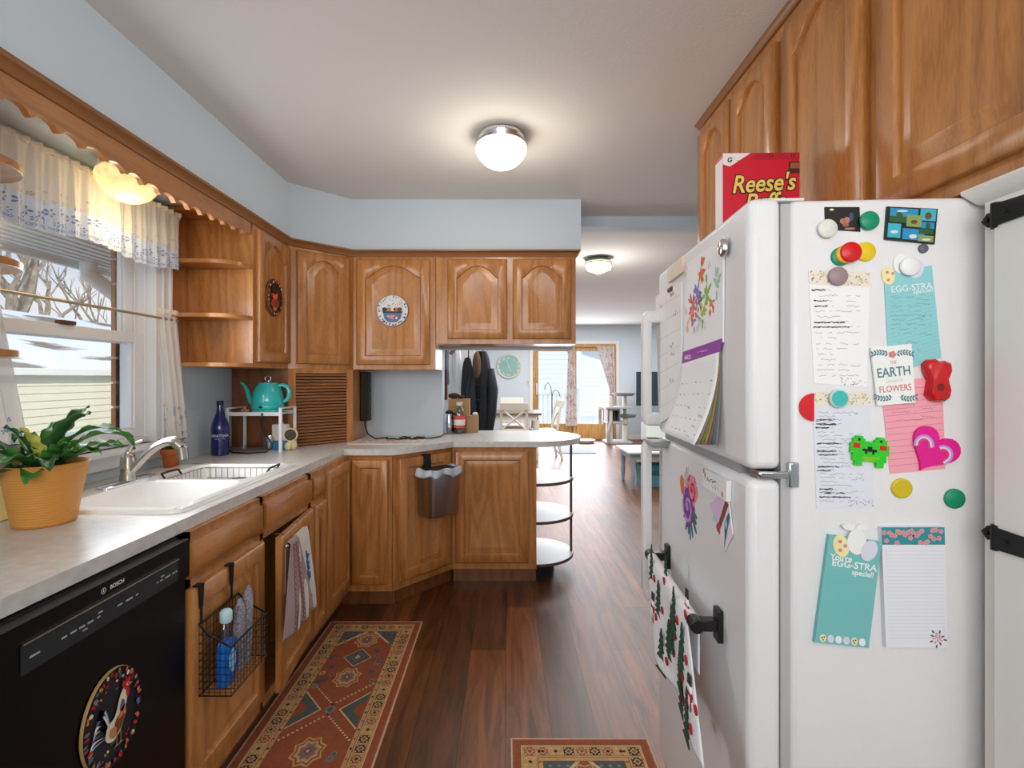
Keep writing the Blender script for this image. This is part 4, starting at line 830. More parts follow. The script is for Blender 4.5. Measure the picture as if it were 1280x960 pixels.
for x in (xa, xb):
    for y in (ya, yb): MB().box(x-.008, x+.008, y-.006, y+.006, 0, zt+.035).build('leg', RW, s, bev=.002)
    MB().box(x-.008, x+.008, ya, yb, zt+.028, zt+.036).build('end_rail', RW, s, bev=.002)
k = thing('kettle', 'teal gooseneck electric kettle on the white counter rack', 'kettle', frame(-1.315, 2.745, ZC1+zt+.006))
MB().lathe([(.078, 0), (.082, .004), (.080, .014), (.076, .018)], n=36).build('power_base', TEAL, k)
MB().lathe([(.080, .019), (.083, .024), (.0835, .038), (.0815, .041), (.083, .044), (.081, .075), (.074, .11), (.063, .14), (.052, .153), (.05, .158)], n=40).build('body', TEAL, k)
MB().lathe([(.05, .158), (.049, .163), (.02, .168), (.006, .169)], n=32).build('lid', TEAL, k); KL = k.children[-1] if False else bpy.data.objects[[o.name for o in bpy.data.objects if o.parent == k and o.name.startswith('lid')][-1]]
pts = [(.016*math.cos(a), 0, .186+.014*math.sin(a)) for a in [2*PI*i/16 for i in range(16)]]; MB().tube(pts, .003, 8, closed=True).lathe([(.008, .168), (.006, .174)], n=12).build('lid_knob', CHROME, KL)
KR = Matrix.Rotation(R(8), 4, 'Z')
MB(KR).tube([(-.066, 0, .05), (-.085, 0, .06), (-.098, 0, .085), (-.106, 0, .115), (-.116, 0, .14), (-.130, 0, .158), (-.143, 0, .163)], [.022, .018, .0135, .0105, .009, .0075, .0065], 12).build('spout', TEAL, k)
MB(KR).tube([(.055, 0, .148), (.08, 0, .150), (.102, 0, .14), (.112, 0, .115), (.110, 0, .085), (.098, 0, .066), (.076, 0, .058)], [.010, .0115, .0125, .0125, .0125, .011, .009], 12).build('handle', TEAL, k)
MB().box(-.01, .01, -.087, -.078, .026, .038).build('switch', BLACKM, k, bev=.003)
MB(Matrix.Translation((1.315, -2.745, -ZC1-zt-.006))).tube([(-1.30, 2.648, ZC1+.212), (-1.30, 2.643, ZC1+.18), (-1.295, 2.648, ZC1+.12), (-1.265, 2.655, ZC1+.07), (-1.245, 2.65, ZC1+.03), (-1.27, 2.63, ZC1+.008), (-1.35, 2.60, ZC1+.005), (-1.44, 2.625, ZC1+.005), (-1.50, 2.70, ZC1+.005)], .0042, 8).build('power_cord', BLACKM, k)
tag(MB().box(-.022, .022, -.022, .022, 0, .018).build('cork_block', mat('cork', '#b68a54', .9, var=.3, vscale=80), M=frame(-1.435, 2.75, ZC1+zt+.006), bev=.003), 'small cork block on the left end of the white rack', 'cork')
CLR = glass_pane('clear_glass', (.98, .98, 1, 1), .3)
tag(MB().lathe([(.05, 0), (.075, .003), (.105, .02), (.108, .022), (.1, .021), (.07, .007), (.02, .005)], n=36).build('glass_dish', CLR, M=frame(-1.415, 2.745, ZC1)), 'shallow clear glass dish on the counter under the white rack', 'dish')
tag(MB().lathe([(.03, 0), (.033, .003), (.04, .05), (.041, .072), (.039, .072), (.036, .05), (.03, .008)], n=28).build('glass_tumbler', glass_pane('lilac_glass', (.93, .93, 1, 1), .28), M=frame(-1.325, 2.78, ZC1+.002), ), 'small lilac glass tumbler under the rack beside the glass dish', 'glass')
t = thing('soap_dispenser', 'frosted dispenser with blue liquid under the white rack', 'dispenser', frame(-1.262, 2.785, ZC1))
MB().box(-.042, .042, -.022, .022, 0, .048).build('liquid', mat('blue_liquid', '#2f7fae', .2, coat=.4), t, bev=.006); MB().box(-.043, .043, -.023, .023, .048, .142).build('jar', mat('frosted_plastic', '#d6d2ce', .4), t, bev=.008); MB().lathe([(.016, .142), (.016, .15), (.006, .152), (.006, .17), (.012, .171), (.012, .178)], n=14).build('pump', CHROME, t)
t = thing('timer', 'small cream round dial ornament beside the leg of the white rack', 'ornament', frame(-1.195, 2.76, ZC1, 12))
MB().disc((0, .085), .037, -.012, .008, 0).disc((0, .085), .031, -.0125, -.011, 1).build('dial', [mat('cream_resin', '#e2cf9f', .45), mat('dial_dark', '#473a32', .5)], t)
m = MB().sph((-.012, 0, .022), (.022, .02, .024)).sph((.014, -.004, .026), (.02, .018, .026)).sph((0, .0, .045), (.016, .013, .018)); m.build('base', mat('cream_resin', '#e2cf9f', .45), t)
m = MB().box(0, .44, 0, .24, 0, .003, 0); rnd = random.Random(3)
m.M = Matrix.Rotation(PI/2, 4, 'X')
for i in range(46): m.poly(ell(rnd.uniform(.02, .42), rnd.uniform(.02, .22), rnd.uniform(.006, .016), rnd.uniform(.005, .01), rnd.uniform(0, 3), 8), -.0032-.00001*i, rnd.choice([1, 2, 3]))
m.v = [Vector((v.x, abs(v.y), v.z)) if False else v for v in m.v]
mt_ = MB().box(0, .44, 0, .24, 0, .003, 0)
for i in range(60): x_, y_ = rnd.uniform(.02, .42), rnd.uniform(.02, .22); mt_.add([(x, y, .0033+.00001*i) for x, y in ell(x_, y_, rnd.uniform(.006, .016), rnd.uniform(.005, .01), rnd.uniform(0, 3), 8)], [tuple(range(8))], rnd.choice([1, 2, 3]))
tag(mt_.build('placemat', [mat('mat_cream', '#ded2c6', .8), mat('mat_rose', '#c99a92', .8), mat('mat_grey', '#a7a0a0', .8), mat('mat_tan', '#c7a98a', .8)], M=frame(-.955, 2.99, ZC1)), 'cream and rose patterned mat on the counter corner by the garage', 'placemat')
t = thing('power_strip', 'long black power strip mounted upright on the garage side panel', 'power strip', frame(-.9615, 3.32, 1.03, 90))
MB().box(-.045, .045, -.05, 0, 0, .325).build('housing', BLACKM, t, bev=.006)
m = MB()
for z in (.04, .1, .16, .22, .28): m.box(-.02, .02, -.053, -.05, z, z+.03)
m.build('socket', BLACK, t)
pts = [(-.935, 3.30, 1.035), (-.93, 3.28, 1.0), (-.9, 3.24, .95), (-.84, 3.20, .923)]
for i in range(34):
    a = i*.42; pts.append((-.74+.055*math.cos(a+2.4)+.0062*i, 3.24+.06*math.sin(a+2.4)*(1-.01*i), .922+.002*(i % 3)))
pts += [(-.49, 3.26, .921), (-.44, 3.34, .921), (-.415, 3.42, .935)]
MB(MATS[t.name].inverted()).tube(pts, .0045, 6).build('power_cord', BLACKM, t)
# things at the open end of the wall, on the peninsula
KB = at(576, 541, 3.62)
t = thing('cardboard_box', 'brown cardboard box standing on the peninsula beside the wall end', 'box', frame(-.345, 3.70, ZC1))
MB().box(-.078, .078, -.04, .04, 0, .245).build('carton', mat('cardboard', '#b98f63', .85, var=.08), t, bev=.002); MB().box(-.02, .03, -.0405, -.04, .2, .225).build('paper_label', mat('label_cream', '#cfd6c0', .6), t)
t = thing('knitted_bundle', 'dark brown knitted bundle lying on top of the cardboard box', 'bundle', frame(-.355, 3.70, ZC1+.245))
MB().sph((-.03, 0, .022), (.045, .03, .022)).sph((.02, 0, .014), (.03, .03, .014)).build('bundle', mat('dark_brown_knit', '#4f2e24', .95, bump=.8, bscale=200), t)
t = thing('drink_bottle', 'clear bottle with red label on the peninsula before the cardboard box', 'bottle', frame(-.335, 3.60, ZC1))
MB().lathe([(.036, 0), (.04, .006), (.04, .1), (.041, .13), (.034, .165), (.016, .195), (.013, .2)], n=28).build('bottle', CLEARP, t)
MB().lathe([(.037, .004), (.037, .03), (0, .031)], n=24).build('drink', mat('dark_cola', '#6a3b30', .2), t)
m = MB().lathe([(.0412, .04), (.0412, .128)], n=32, mat=0, caps=False); m.lathe([(.0416, .06), (.0416, .1)], n=32, mat=1, caps=False); m.build('paper_label', [mat('label_pink_red', '#d9584e', .5), mat('label_white', '#ece5e0', .5)], t); MB().lathe([(.015, .2), (.015, .218)], n=16).build('cap', mat('white_cap', '#e8e4e2', .4), t)
t = thing('coffee_pot', 'black and steel coffee pot at the wall end on the peninsula', 'coffee pot', frame(-.412, 3.62, ZC1))
MB().lathe([(.03, 0), (.034, .004), (.036, .06), (.03, .12), (.026, .14)], n=24).build('body', CHROME, t); MB().lathe([(.027, .14), (.027, .155), (.01, .165)], n=20).build('lid', BLACKM, t); MB().tube([(.024, 0, .14), (.05, 0, .135), (.062, 0, .09), (.055, 0, .04), (.034, 0, .03)], .008, 8).build('handle', BLACKM, t)
t = thing('kraft_box', 'small kraft box with a white ball on top, right of the red label bottle', 'box', frame(-.243, 3.66, ZC1))
MB().box(-.042, .042, -.03, .03, 0, .12).box(-.044, .044, -.031, .031, .12, .124).build('carton', mat('kraft_card', '#ab8a62', .85), t, bev=.002)
tag(MB().sph((0, 0, .012), (.02, .02, .012)).build('white_ball', WHITE, M=frame(-.225, 3.66, ZC1+.124)), 'small white round lid on top of the kraft box', 'lid')

# ------------------------------------------------------------------ rugs
RC = ['rug_rust', 'rug_gold', 'rug_slate', 'rug_dark', 'rug_cream', 'rug_brick', 'rug_blue']
RM = [mat(n, c, .95, bump=.5, bscale=350, var=.12, vscale=60) for n, c in zip(RC, ['#8f4c2e', '#bb9560', '#4d5555', '#3a2a26', '#cdab84', '#96584a', '#6f7478'])]
def rug(label, x0, y0, w, l, bump=0):
    m = MB(); H0 = .006
    def pl(pts, k, lv): m.add([(x, y, H0+.00025*lv) for x, y in pts], [tuple(range(len(pts)))], k)
    rc = lambda a, k, lv: pl([(a, a), (w-a, a), (w-a, l-a), (a, l-a)], k, lv)
    m.box(0, w, 0, l, 0, H0, 4)
    rc(.006, 5, 1); rc(.012, 0, 2); rc(.036, 4, 3); rc(.039, 1, 4); rc(.092, 3, 5); rc(.094, 1, 6); rc(.108, 0, 7)
    def cell(x, y, k1, k2, s_): pl([(x-s_, y-s_), (x+s_, y-s_), (x+s_, y+s_), (x-s_, y+s_)], k1, 8); pl([(x, y-s_*.8), (x+s_*.8, y), (x, y+s_*.8), (x-s_*.8, y)], 1, 9); pl([(x, y-s_*.45), (x+s_*.45, y), (x, y+s_*.45), (x-s_*.45, y)], k2, 10); [pl([(x+a*s_*.72-.003, y+b*s_*.72-.003), (x+a*s_*.72+.003, y+b*s_*.72-.003), (x+a*s_*.72+.003, y+b*s_*.72+.003), (x+a*s_*.72-.003, y+b*s_*.72+.003)], 4, 9) for a in (-1, 1) for b in (-1, 1)]
    ks = [(3, 5), (5, 3), (1, 3), (3, 2), (5, 0)]
    n = int((l-.13)/.047); 
    for i in range(n+1):
        y = .066+(l-.132)*i/n
        for x in (.066, w-.066): cell(x, y, *ks[(i*2+(x > .1)) % 5], .019)
        for x in (.1, w-.1): pl([(x-.004, y-.005), (x+.004, y-.005), (x+.004, y+.005), (x-.004, y+.005)], 5 if i % 2 else 3, 9)
    n = int((w-.2)/.047)
    for i in range(1, n+2):
        x = .066+(w-.132)*i/(n+2)
        for y in (.066, l-.066): cell(x, y, *ks[i % 5], .018)
    cx = w/2; iw = w/2-.112
    def star(x, y, r, k, lv): pl([(x+(r if i % 2 else r*.78)*math.cos(PI*i/8), y+(r if i % 2 else r*.78)*1.25*math.sin(PI*i/8)) for i in range(16)], k, lv)
    def dia(x, y, a, b, k, lv): pl([(x-a, y), (x, y-b), (x+a, y), (x, y+b)], k, lv)
    def med(y, k): star(cx, y, .062, 1, 9); star(cx, y, .054, 0, 10); star(cx, y, .046, 1, 11); star(cx, y, .034, 6, 12); star(cx, y, .026, 5, 13); dia(cx, y, .015, .02, 2, 14); dia(cx, y, .006, .009, 4, 15)
    def dm(y): dia(cx, y, .066, .075, 4, 9); dia(cx, y, .061, .069, 2, 10); dia(cx, y, .034, .04, 6, 11); dia(cx, y, .028, .033, 2, 12); dia(cx, y, .014, .017, 4, 13); dia(cx, y, .008, .01, 1, 14)
    T_ = l-.112
    for sx_ in (-1, 1):                                           # far and near corner spandrels
        for yy, sg in ((T_, -1), (.112, 1)):
            pl([(cx+sx_*iw, yy), (cx+sx_*.012, yy), (cx+sx_*iw, yy+sg*.14)], 4, 9); pl([(cx+sx_*iw, yy), (cx+sx_*.028, yy), (cx+sx_*iw, yy+sg*.125)], 2, 10)
            for q_ in range(3): pl([(cx+sx_*(iw-.02-.03*q_)+dx*.008, yy+sg*.02+dy*.008) for dx, dy in ((0, -1), (1, 0), (0, 1), (-1, 0))], 6, 11)
    y = T_-.08; step = 0
    rnd = random.Random(12)
    while y > .2:
        med(y, 0); dm(y-.155); med(y-.31, 0)
        yc = y-.52
        if yc > .25:
            for sx_ in (-1, 1):
                for a_, k, lv in ((.125, 4, 9), (.115, 2, 10)): pl([(cx+sx_*iw, yc+a_*.9), (cx+sx_*(iw-a_*.8), yc), (cx+sx_*iw, yc-a_*.9)], k, lv)
                pl([(cx+sx_*iw, yc+.05), (cx+sx_*(iw-.035), yc+.02), (cx+sx_*(iw-.035), yc-.02), (cx+sx_*iw, yc-.05)], 0, 11)
                for i in range(12):
                    u = i/11
                    for vv in (-1, 1): px_, py_ = cx+sx_*iw*u*.95, yc+vv*(.03+.135*u); pl([(px_-.004, py_-.004), (px_+.004, py_-.004), (px_+.004, py_+.004), (px_-.004, py_+.004)], 4, 9)
            star(cx, yc, .022, 6, 9); star(cx, yc, .012, 2, 10)
        for i in range(16):
            xx, yy = cx+rnd.choice([-1, 1])*rnd.uniform(.07, .12), y-rnd.uniform(.0, .42); star(xx, yy, rnd.uniform(.012, .02), rnd.choice([6, 2, 1, 5]), 9+.1*i); star(xx, yy, .007, rnd.choice([2, 5]), 11)
        y -= .74
    return tag(m.build('rug', RM, M=frame(x0, y0, .0005)), label, 'rug')
rug('long rust red runner rug with medallions along the sink cabinets', -.938, .45, .492, 2.217)
rug('rust red runner rug in front of the fridge, mostly cut by the frame bottom', .018, .15, .497, 1.652)
# ------------------------------------------------------------------ fridge
FA = -3.4; FW, FD, FH = .69, .715, 1.652
FM = frame(.461, .941, 0, FA)
fr = thing('fridge', 'white top-freezer fridge covered with papers and magnets', 'fridge', FM)
ZG = 1.132; DT = .062                                             # freezer gap height, door thickness
MB().box(DT+.016, FD, .0, FW, .03, FH).build('cabinet', FRIDGE, fr, bev=.012, seg=3)
MB().box(DT, DT+.018, .006, FW-.006, .11, FH-.006).build('gasket', mat('grey_gasket', '#b3b3b5', .6), fr)
FDR = MB().box(0, DT, 0, FW, ZG+.008, FH+.006).build('freezer_door', FRIDGE, fr, bev=.016, seg=4)
LDR = MB().box(0, DT, 0, FW, .10, ZG-.010).build('fridge_door', FRIDGE, fr, bev=.016, seg=4)
MB().box(.012, DT, .07, FW-.04, ZG-.011, ZG+.009).build('door_gap_trim', GREY, fr)
MB().box(.05, .2, .03, FW-.03, .01, .095).build('base_grille', GREY, fr, bev=.004)
for x in (.1, .62):
    for y in (.06, FW-.06): MB().lathe([(.018, 0), (.018, .032)], c=(x, y, 0), n=12).build('foot', BLACKM, fr)
MB().box(.02, .09, -.001, .05, ZG-.008, ZG+.006).box(.072, .092, -.004, .01, ZG-.024, ZG+.024).build('hinge', CHROME, fr, bev=.003)
MB().box(.03, .11, .012, .06, FH+.002, FH+.008).build('hinge_cover', FRIDGE_S, fr, bev=.005)
HY = FW-.018
def handle(z0, z1, name, top):
    q = MB(); 
    q.loops([[(-.058+o_, HY-.028, z), (-.03+o_, HY-.028, z), (-.03+o_, HY+.018, z), (-.058+o_, HY+.018, z)] for z, o_ in ((z0, .012), (z0+.03, 0), (z1-.03, 0), (z1, .012))])
    for z in ((z0, z0+.04), (z1-.04, z1)): q.box(-.05, .004, HY-.03, HY+.02, *z)
    return q.build(name, FRIDGE_S, FDR if top else LDR, bev=.008, seg=3)
handle(ZG+.03, 1.53, 'freezer_handle', 1); handle(.60, ZG-.012, 'fridge_handle', 0)
MB().box(-.05, .02, HY-.11, HY+.018, ZG-.028, ZG-.012).build('handle_cap', GREY, fr, bev=.004)

PS = PL(FM)                                                      # side that faces the camera
PF = PL(FM @ Matrix.Rotation(R(-90), 4, 'Z'))                    # door front
def disc_magnet(px, py, rpx, m_, label, lvl=0, half=False, rimm=None, plane=None):
    P = plane or PS; c = P.pt(px, py); e = P.pt(px+rpx, py); r_ = abs(e[0]-c[0]); t0 = lvl*.0045
    m = MB()
    if half: m.prism([(c[0]+r_*math.cos(PI/2+PI*i/16), c[1]+r_*math.sin(PI/2+PI*i/16)) for i in range(17)], -t0-.005, -t0-.0003)
    else: m.disc(c, r_, -t0-.005, -t0-.0003, 0, bev=.0015)
    if rimm: m.disc(c, r_*.84, -t0-.0054, -t0-.004, 1)
    return tag(m.build('magnet', [m_]+([rimm] if rimm else []), M=P.M, ctr=True), label, 'magnet', 'round magnets on the fridge side')
def sheet(name, label, cat, pts, m_, th=.0009, lvl=0, art=None, plane=None, mats=(), curl=0):
    P = plane or PS; pp = P.poly(*pts); y0 = -.0004-lvl*.0012; m = MB(); m.prism(pp, y0-th, y0, 0)
    if art: art(m, pp, y0-th)
    return tag(m.build(name, [m_]+list(mats), M=P.M, ctr=True), label, cat)
def bil(pp, u, v):                                               # pp = tl, tr, br, bl
    a = [pp[0][i]+(pp[1][i]-pp[0][i])*u for i in (0, 1)]; b = [pp[3][i]+(pp[2][i]-pp[3][i])*u for i in (0, 1)]
    return (a[0]+(b[0]-a[0])*v, a[1]+(b[1]-a[1])*v)
def quad(m, pp, u0, u1, v0, v1, y, k): m.poly([bil(pp, u0, v0), bil(pp, u1, v0), bil(pp, u1, v1), bil(pp, u0, v1)], y, k)
def writing(m, pp, y, v0, v1, n, ink, bold=(), seed=1, u0=.06, u1=.95, h=.0018):
    rnd = random.Random(seed); random.seed(seed)
    for i in range(n):
        v = v0+(v1-v0)*i/max(1, n-1); a = bil(pp, u0+rnd.uniform(0, .04), v); w_ = (bil(pp, u1, v)[0]-a[0])*rnd.choice([.35, .5, .65, .9, .8])
        m.scribble(a[0], a[1], w_, h, y-.0002, ink, .0007)
        if rnd.random() < .35 and w_ < .06: b_ = bil(pp, .62, v-.01); m.scribble(b_[0], b_[1], .025, h, y-.0002, ink, .0007)
        if i in bold:
            for q_ in range(3): m.scribble(a[0]-.003, a[1]+rnd.uniform(-.0012, .0012), w_*.8, h*.7, y-.0003, ink+1, .0011)
INKS = [mat('ink_soft', '#84848e', .8), mat('ink_black', '#2c2c34', .8)]
FLOC = [mat('print_peach', '#d9b28f', .8), mat('print_sage', '#a8b89a', .8), mat('print_rose', '#c98a94', .8)]
def confetti(m, pp, u0, u1, v0, v1, y, n, ks, seed, r=.0022):
    rnd = random.Random(seed)
    for i in range(n): c = bil(pp, rnd.uniform(u0, u1), rnd.uniform(v0, v1)); m.poly(ell(c[0], c[1], r*rnd.uniform(.6, 1.2), r*.5, rnd.uniform(0, 3), 6), y-.0002, rnd.choice(ks))
def art_photo(m, pp, y):
    for u, v, a, b_, k in ((.2, .12, .004, .002, 2), (.62, .55, .006, .006, 1), (.5, .6, .005, .005, 1), (.75, .4, .004, .008, 3), (.7, .9, .01, .002, 1), (.58, .75, .006, .004, 4)): c = bil(pp, u, v); m.poly(ell(c[0], c[1], a, b_), y-.0003-.0001*k, k)
sheet('photograph', 'small dark photograph of people at the top of the fridge side', 'photograph', [(1030, 259), (1074, 259), (1075, 290), (1031, 287)], mat('photo_dark', '#1a1714', .35), art=art_photo, mats=[mat('photo_skin', '#b07a62', .5), mat('photo_pale', '#e0d8b0', .5), mat('photo_blue', '#36506e', .5), mat('photo_rose', '#9a5a52', .5)])
disc_magnet(1032, 287, 12, mat('ivory_plastic', '#dfe0d6', .4), 'white round magnet on the lower left corner of the dark photo', 1)
disc_magnet(1084, 277, 12, GRN, 'green round magnet right of the dark photograph', 1)
def art_post(m, pp, y):
    for (u0, u1, v0, v1, k) in ((.06, .62, .04, .28, 1), (.06, .45, .28, .46, 3), (.40, .70, .22, .56, 4), (.66, .97, .02, .36, 2), (.04, .30, .5, .92, 2), (.34, .78, .62, .94, 1), (.70, .96, .4, .58, 1), (.66, .95, .6, .74, 3), (.66, .96, .78, .96, 4)): quad(m, pp, u0, u1, v0, v1, y-.0004-.00005*k, k)
    for (u, v, a, b_, k) in ((.25, .25, .006, .006, 3), (.55, .42, .006, .004, 5), (.82, .22, .006, .007, 5), (.17, .75, .007, .003, 6), (.55, .84, .007, .004, 6), (.82, .9, .008, .002, 6), (.3, .12, .01, .002, 6), (.83, .5, .004, .006, 3)): c = bil(pp, u, v); m.poly(ell(c[0], c[1], a, b_), y-.0008, k)
sheet('souvenir_magnet', 'collage magnet of blue and green landscape pictures at the top right', 'magnet', [(1107, 259), (1170, 262), (1166, 306), (1104, 300)], mat('post_dark', '#16241f', .4), .004, art=art_post, mats=[mat('post_blue', '#2a8fc0', .4), mat('post_sky', '#3fb0c8', .4), mat('post_forest', '#2f5a36', .4), mat('post_olive', '#86a05c', .4), mat('post_brown', '#6a4632', .4), mat('post_white', '#d7e0da', .4)])
disc_magnet(1153, 311, 6, mat('slate_plastic', '#5f636b', .4), 'tiny grey magnet under the landscape collage', 0)
disc_magnet(1081, 315, 12.5, YEL, 'yellow round magnet behind the red one', 0); disc_magnet(1050, 321, 12, GRN, 'green magnet at the back of the overlapping magnet cluster', 0); disc_magnet(1054, 319, 12, mat('amber_plastic', '#e0a52a', .4), 'amber magnet between the green and red magnets', 1.05); disc_magnet(1059, 317, 13, RED, 'red round magnet on top of the overlapping cluster', 2.1)
def art_list(n, bold, seed, hdr):
    def f(m, pp, y):
        quad(m, pp, 0, 1, 0, hdr, y-.0003, 1); confetti(m, pp, .02, .98, .01, hdr-.01, y-.0003, 70, [4, 5, 6], seed); writing(m, pp, y, hdr+.05, .93, n, 2, bold, seed); confetti(m, pp, .5, .98, .93, .99, y, 30, [2], seed+1, .0014)
    return f
HD = [mat('header_cream', '#e7e1cf', .8)]+INKS+FLOC
sheet('shopping_list', 'handwritten list sheet under the mauve magnet, upper left of fridge side', 'note', [(1010, 337), (1087, 340), (1083, 484), (1017, 479)], PAPER, art=art_list(17, (0, 2, 3, 6, 7), 31, .13), mats=HD)
disc_magnet(1045, 346, 12, mat('mauve_plastic', '#9d858c', .45), 'mauve round magnet holding the upper handwritten list', 1)
TN = mat('teal_paper', '#8fcdd2', .75); EGGW = mat('egg_white', '#eef0ee', .7); EGGY = mat('egg_yellow', '#efe3a8', .7); EGGL = mat('egg_lilac', '#d9d8ec', .7)
def eggs(m, cs, y, k0):
    for i, (x, z, a, b_, rot, k) in enumerate(cs): m.poly(ell(x, z, a, b_, rot, 20), y-.0002-.00004*i, k0+k)
def art_teal(m, pp, y):
    for i in range(20): a, b_ = bil(pp, .02, .2+.04*i), bil(pp, .98, .2+.04*i); m.ribbon([a, b_], .0005, y-.0001, 4)
    writing(m, pp, y, .25, .60, 9, 5, (), 77, .08, .9); writing(m, pp, y, .7, .78, 2, 5, (), 3, .2, .7, .004)
    c = bil(pp, .35, .0); d_ = .0155
    eggs(m, [(c[0]-.022, c[1]-.01, .012, .017, .2, 1), (c[0]+.0, c[1]+.012, .013, .018, 0, 0), (c[0]+.028, c[1]+.002, .013, .018, -.3, 2)], y, 1)
    for x, z in ((-.024, -.004), (-.014, -.006), (-.022, -.018)): m.poly(ell(c[0]+x, c[1]+z, .0028, .0028), y-.0005, 7)
    t_ = bil(pp, .55, .19); m.text('EGG-STRA', .016, t_[0], t_[1]-.006, y-.0003, 1, rot=.1); t_ = bil(pp, .78, .25); m.text('special!', .0125, t_[0], t_[1]-.004, y-.0003, 1, rot=.1)
sheet('note', 'teal egg topped note sheet under a white magnet, upper right', 'note', [(1104, 341), (1164, 332), (1176, 447), (1111, 470)], TN, art=art_teal, lvl=.2, mats=[EGGW, EGGY, EGGL, mat('teal_line', '#78b6bc', .8)]+INKS+[FLOC[2]])
disc_magnet(1134, 334, 12, mat('white_plastic', '#eff1f1', .35), 'white round magnet on the egg decorated teal note', 1)
def art_pink(m, pp, y):
    for i in range(13): m.ribbon([bil(pp, .01, .1+.068*i), bil(pp, .99, .1+.068*i)], .0006, y-.0001, 1)
    writing(m, pp, y, .08, .42, 5, 1, (), 15, .1, .95)
sheet('note', 'pink lined note behind the floral saying card and pink heart', 'note', [(1100, 478), (1177, 470), (1181, 586), (1112, 592)], mat('pink_paper', '#f0a3b0', .75), art=art_pink, lvl=.1, mats=[mat('pink_line', '#a5737f', .8)])
def art_earth(m, pp, y):
    ang = math.atan2(pp[1][1]-pp[0][1], pp[1][0]-pp[0][0])
    for s_, size, v, k, bo in (('THE', .0085, .31, 2, 0), ('EARTH', .0245, .52, 1, .0003), ('LAUGHS IN', .0075, .62, 3, 0), ('FLOWERS', .0165, .78, 2, .0002)): c = bil(pp, .5, v); m.text(s_, size, c[0], c[1], y-.0004, k, bold=bo, rot=ang, sx=.80)
    for v in (.15, .87):
        for sg in (-1, 1):
            c = bil(pp, .5, v); P = [(c[0]+sg*.006+sg*.03*u, c[1]+.004*math.sin(u*3)*(1 if v < .5 else -1)) for u in [i/6 for i in range(7)]]; m.ribbon(P, .0009, y-.0004, 1)
            for q_ in P[1:]: m.poly(ell(q_[0], q_[1]+.003, .003, .0014, .8*sg), y-.0005, 1); m.poly(ell(q_[0], q_[1]-.003, .003, .0014, -.8*sg), y-.0005, 1)
    c = bil(pp, .5, .15)
    for i in range(5): m.poly(ell(c[0]+.004*math.cos(i*1.26), c[1]+.004*math.sin(i*1.26), .003, .003), y-.0006, 2)
sheet('saying_magnet', 'white card magnet reading THE EARTH LAUGHS IN FLOWERS', 'magnet', [(1086, 435), (1136, 430), (1141, 503), (1094, 507)], mat('card_white', '#eef0ee', .6), .004, lvl=2, art=art_earth, mats=[mat('print_teal_dark', '#4d7f8c', .7), mat('print_coral', '#d67f80', .7), mat('print_mint', '#b9cfc4', .7)])
# red clip, frog, heart
cp = PS.poly((1150, 455), (1155, 450), (1163, 449), (1168, 452), (1174, 451), (1182, 454), (1183, 462), (1178, 474), (1182, 490), (1180, 498), (1174, 502), (1160, 501), (1153, 494), (1156, 476), (1151, 464))
c = PS.pt(1167, 476); m = MB().loops([[(x, -.002, z) for x, z in cp], [(x, -.012, z) for x, z in cp], [(c[0]+(x-c[0])*.82, -.018, c[1]+(z-c[1])*.86) for x, z in cp]]); m.poly(ell(c[0]-.001, c[1]-.012, .007, .007), -.0182, 1)
tag(m.build('chip_clip', [mat('glossy_red', '#c90f18', .2, coat=.5), mat('dark_red', '#7d0d10', .4)], M=PS.M, ctr=True), 'glossy red plastic magnetic clip right of the saying card', 'clip')
rows = ['..ggg......ggg..', '.ggkgg....ggkgg.', '.gggggggggggggg.', 'grrrggggggggrrrg', 'grrrgggkkgggrrrg', 'gggggkkkkkkggggg', 'ggggggkggkgggggg', '.gggggggggggggg.', '.ggggyyyyyyyggg.', '.gggggyyyyggggg.', '..ggg......ggg..', '..ggg......ggg..']
tl, tr, bl = PS.pt(1061, 543), PS.pt(1109, 548), PS.pt(1059, 580); ux = ((tr[0]-tl[0])/16, (tr[1]-tl[1])/16); vz_ = ((bl[0]-tl[0])/12, (bl[1]-tl[1])/12); m = MB(); kk = {'g': 0, 'k': 1, 'r': 2, 'y': 3}
for j, row in enumerate(rows):
    for i, ch in enumerate(row):
        if ch == '.': continue
        x, z = tl[0]+ux[0]*(i+.5)+vz_[0]*(j+.5), tl[1]+ux[1]*(i+.5)+vz_[1]*(j+.5); r_ = ux[0]*.62; m.disc((x, z), r_, -.0075-.00001*i, -.003, kk[ch], n=8, rz=abs(vz_[1])*.62)
tag(m.build('bead_frog', [mat('bead_green', '#2fcf2a', .45), mat('bead_black', '#141a14', .45), mat('bead_red', '#d0261f', .45), mat('bead_olive', '#7ccc20', .45)], M=PS.M, ctr=True), 'green fused bead frog magnet with red cheeks on the lower list', 'magnet')
def heart(c, r, rot, n=40):
    out = []
    for i in range(n):
        t = 2*PI*i/n; x = 16*math.sin(t)**3/17; z = (13*math.cos(t)-5*math.cos(2*t)-2*math.cos(3*t)-math.cos(4*t))/17+.12; out.append((c[0]+r*(x*math.cos(rot)-z*math.sin(rot)), c[1]+r*(x*math.sin(rot)+z*math.cos(rot))))
    return out
hc = PS.pt(1162, 564); m = MB().prism(heart(hc, .047, -.55), -.0075, -.0025, 0)
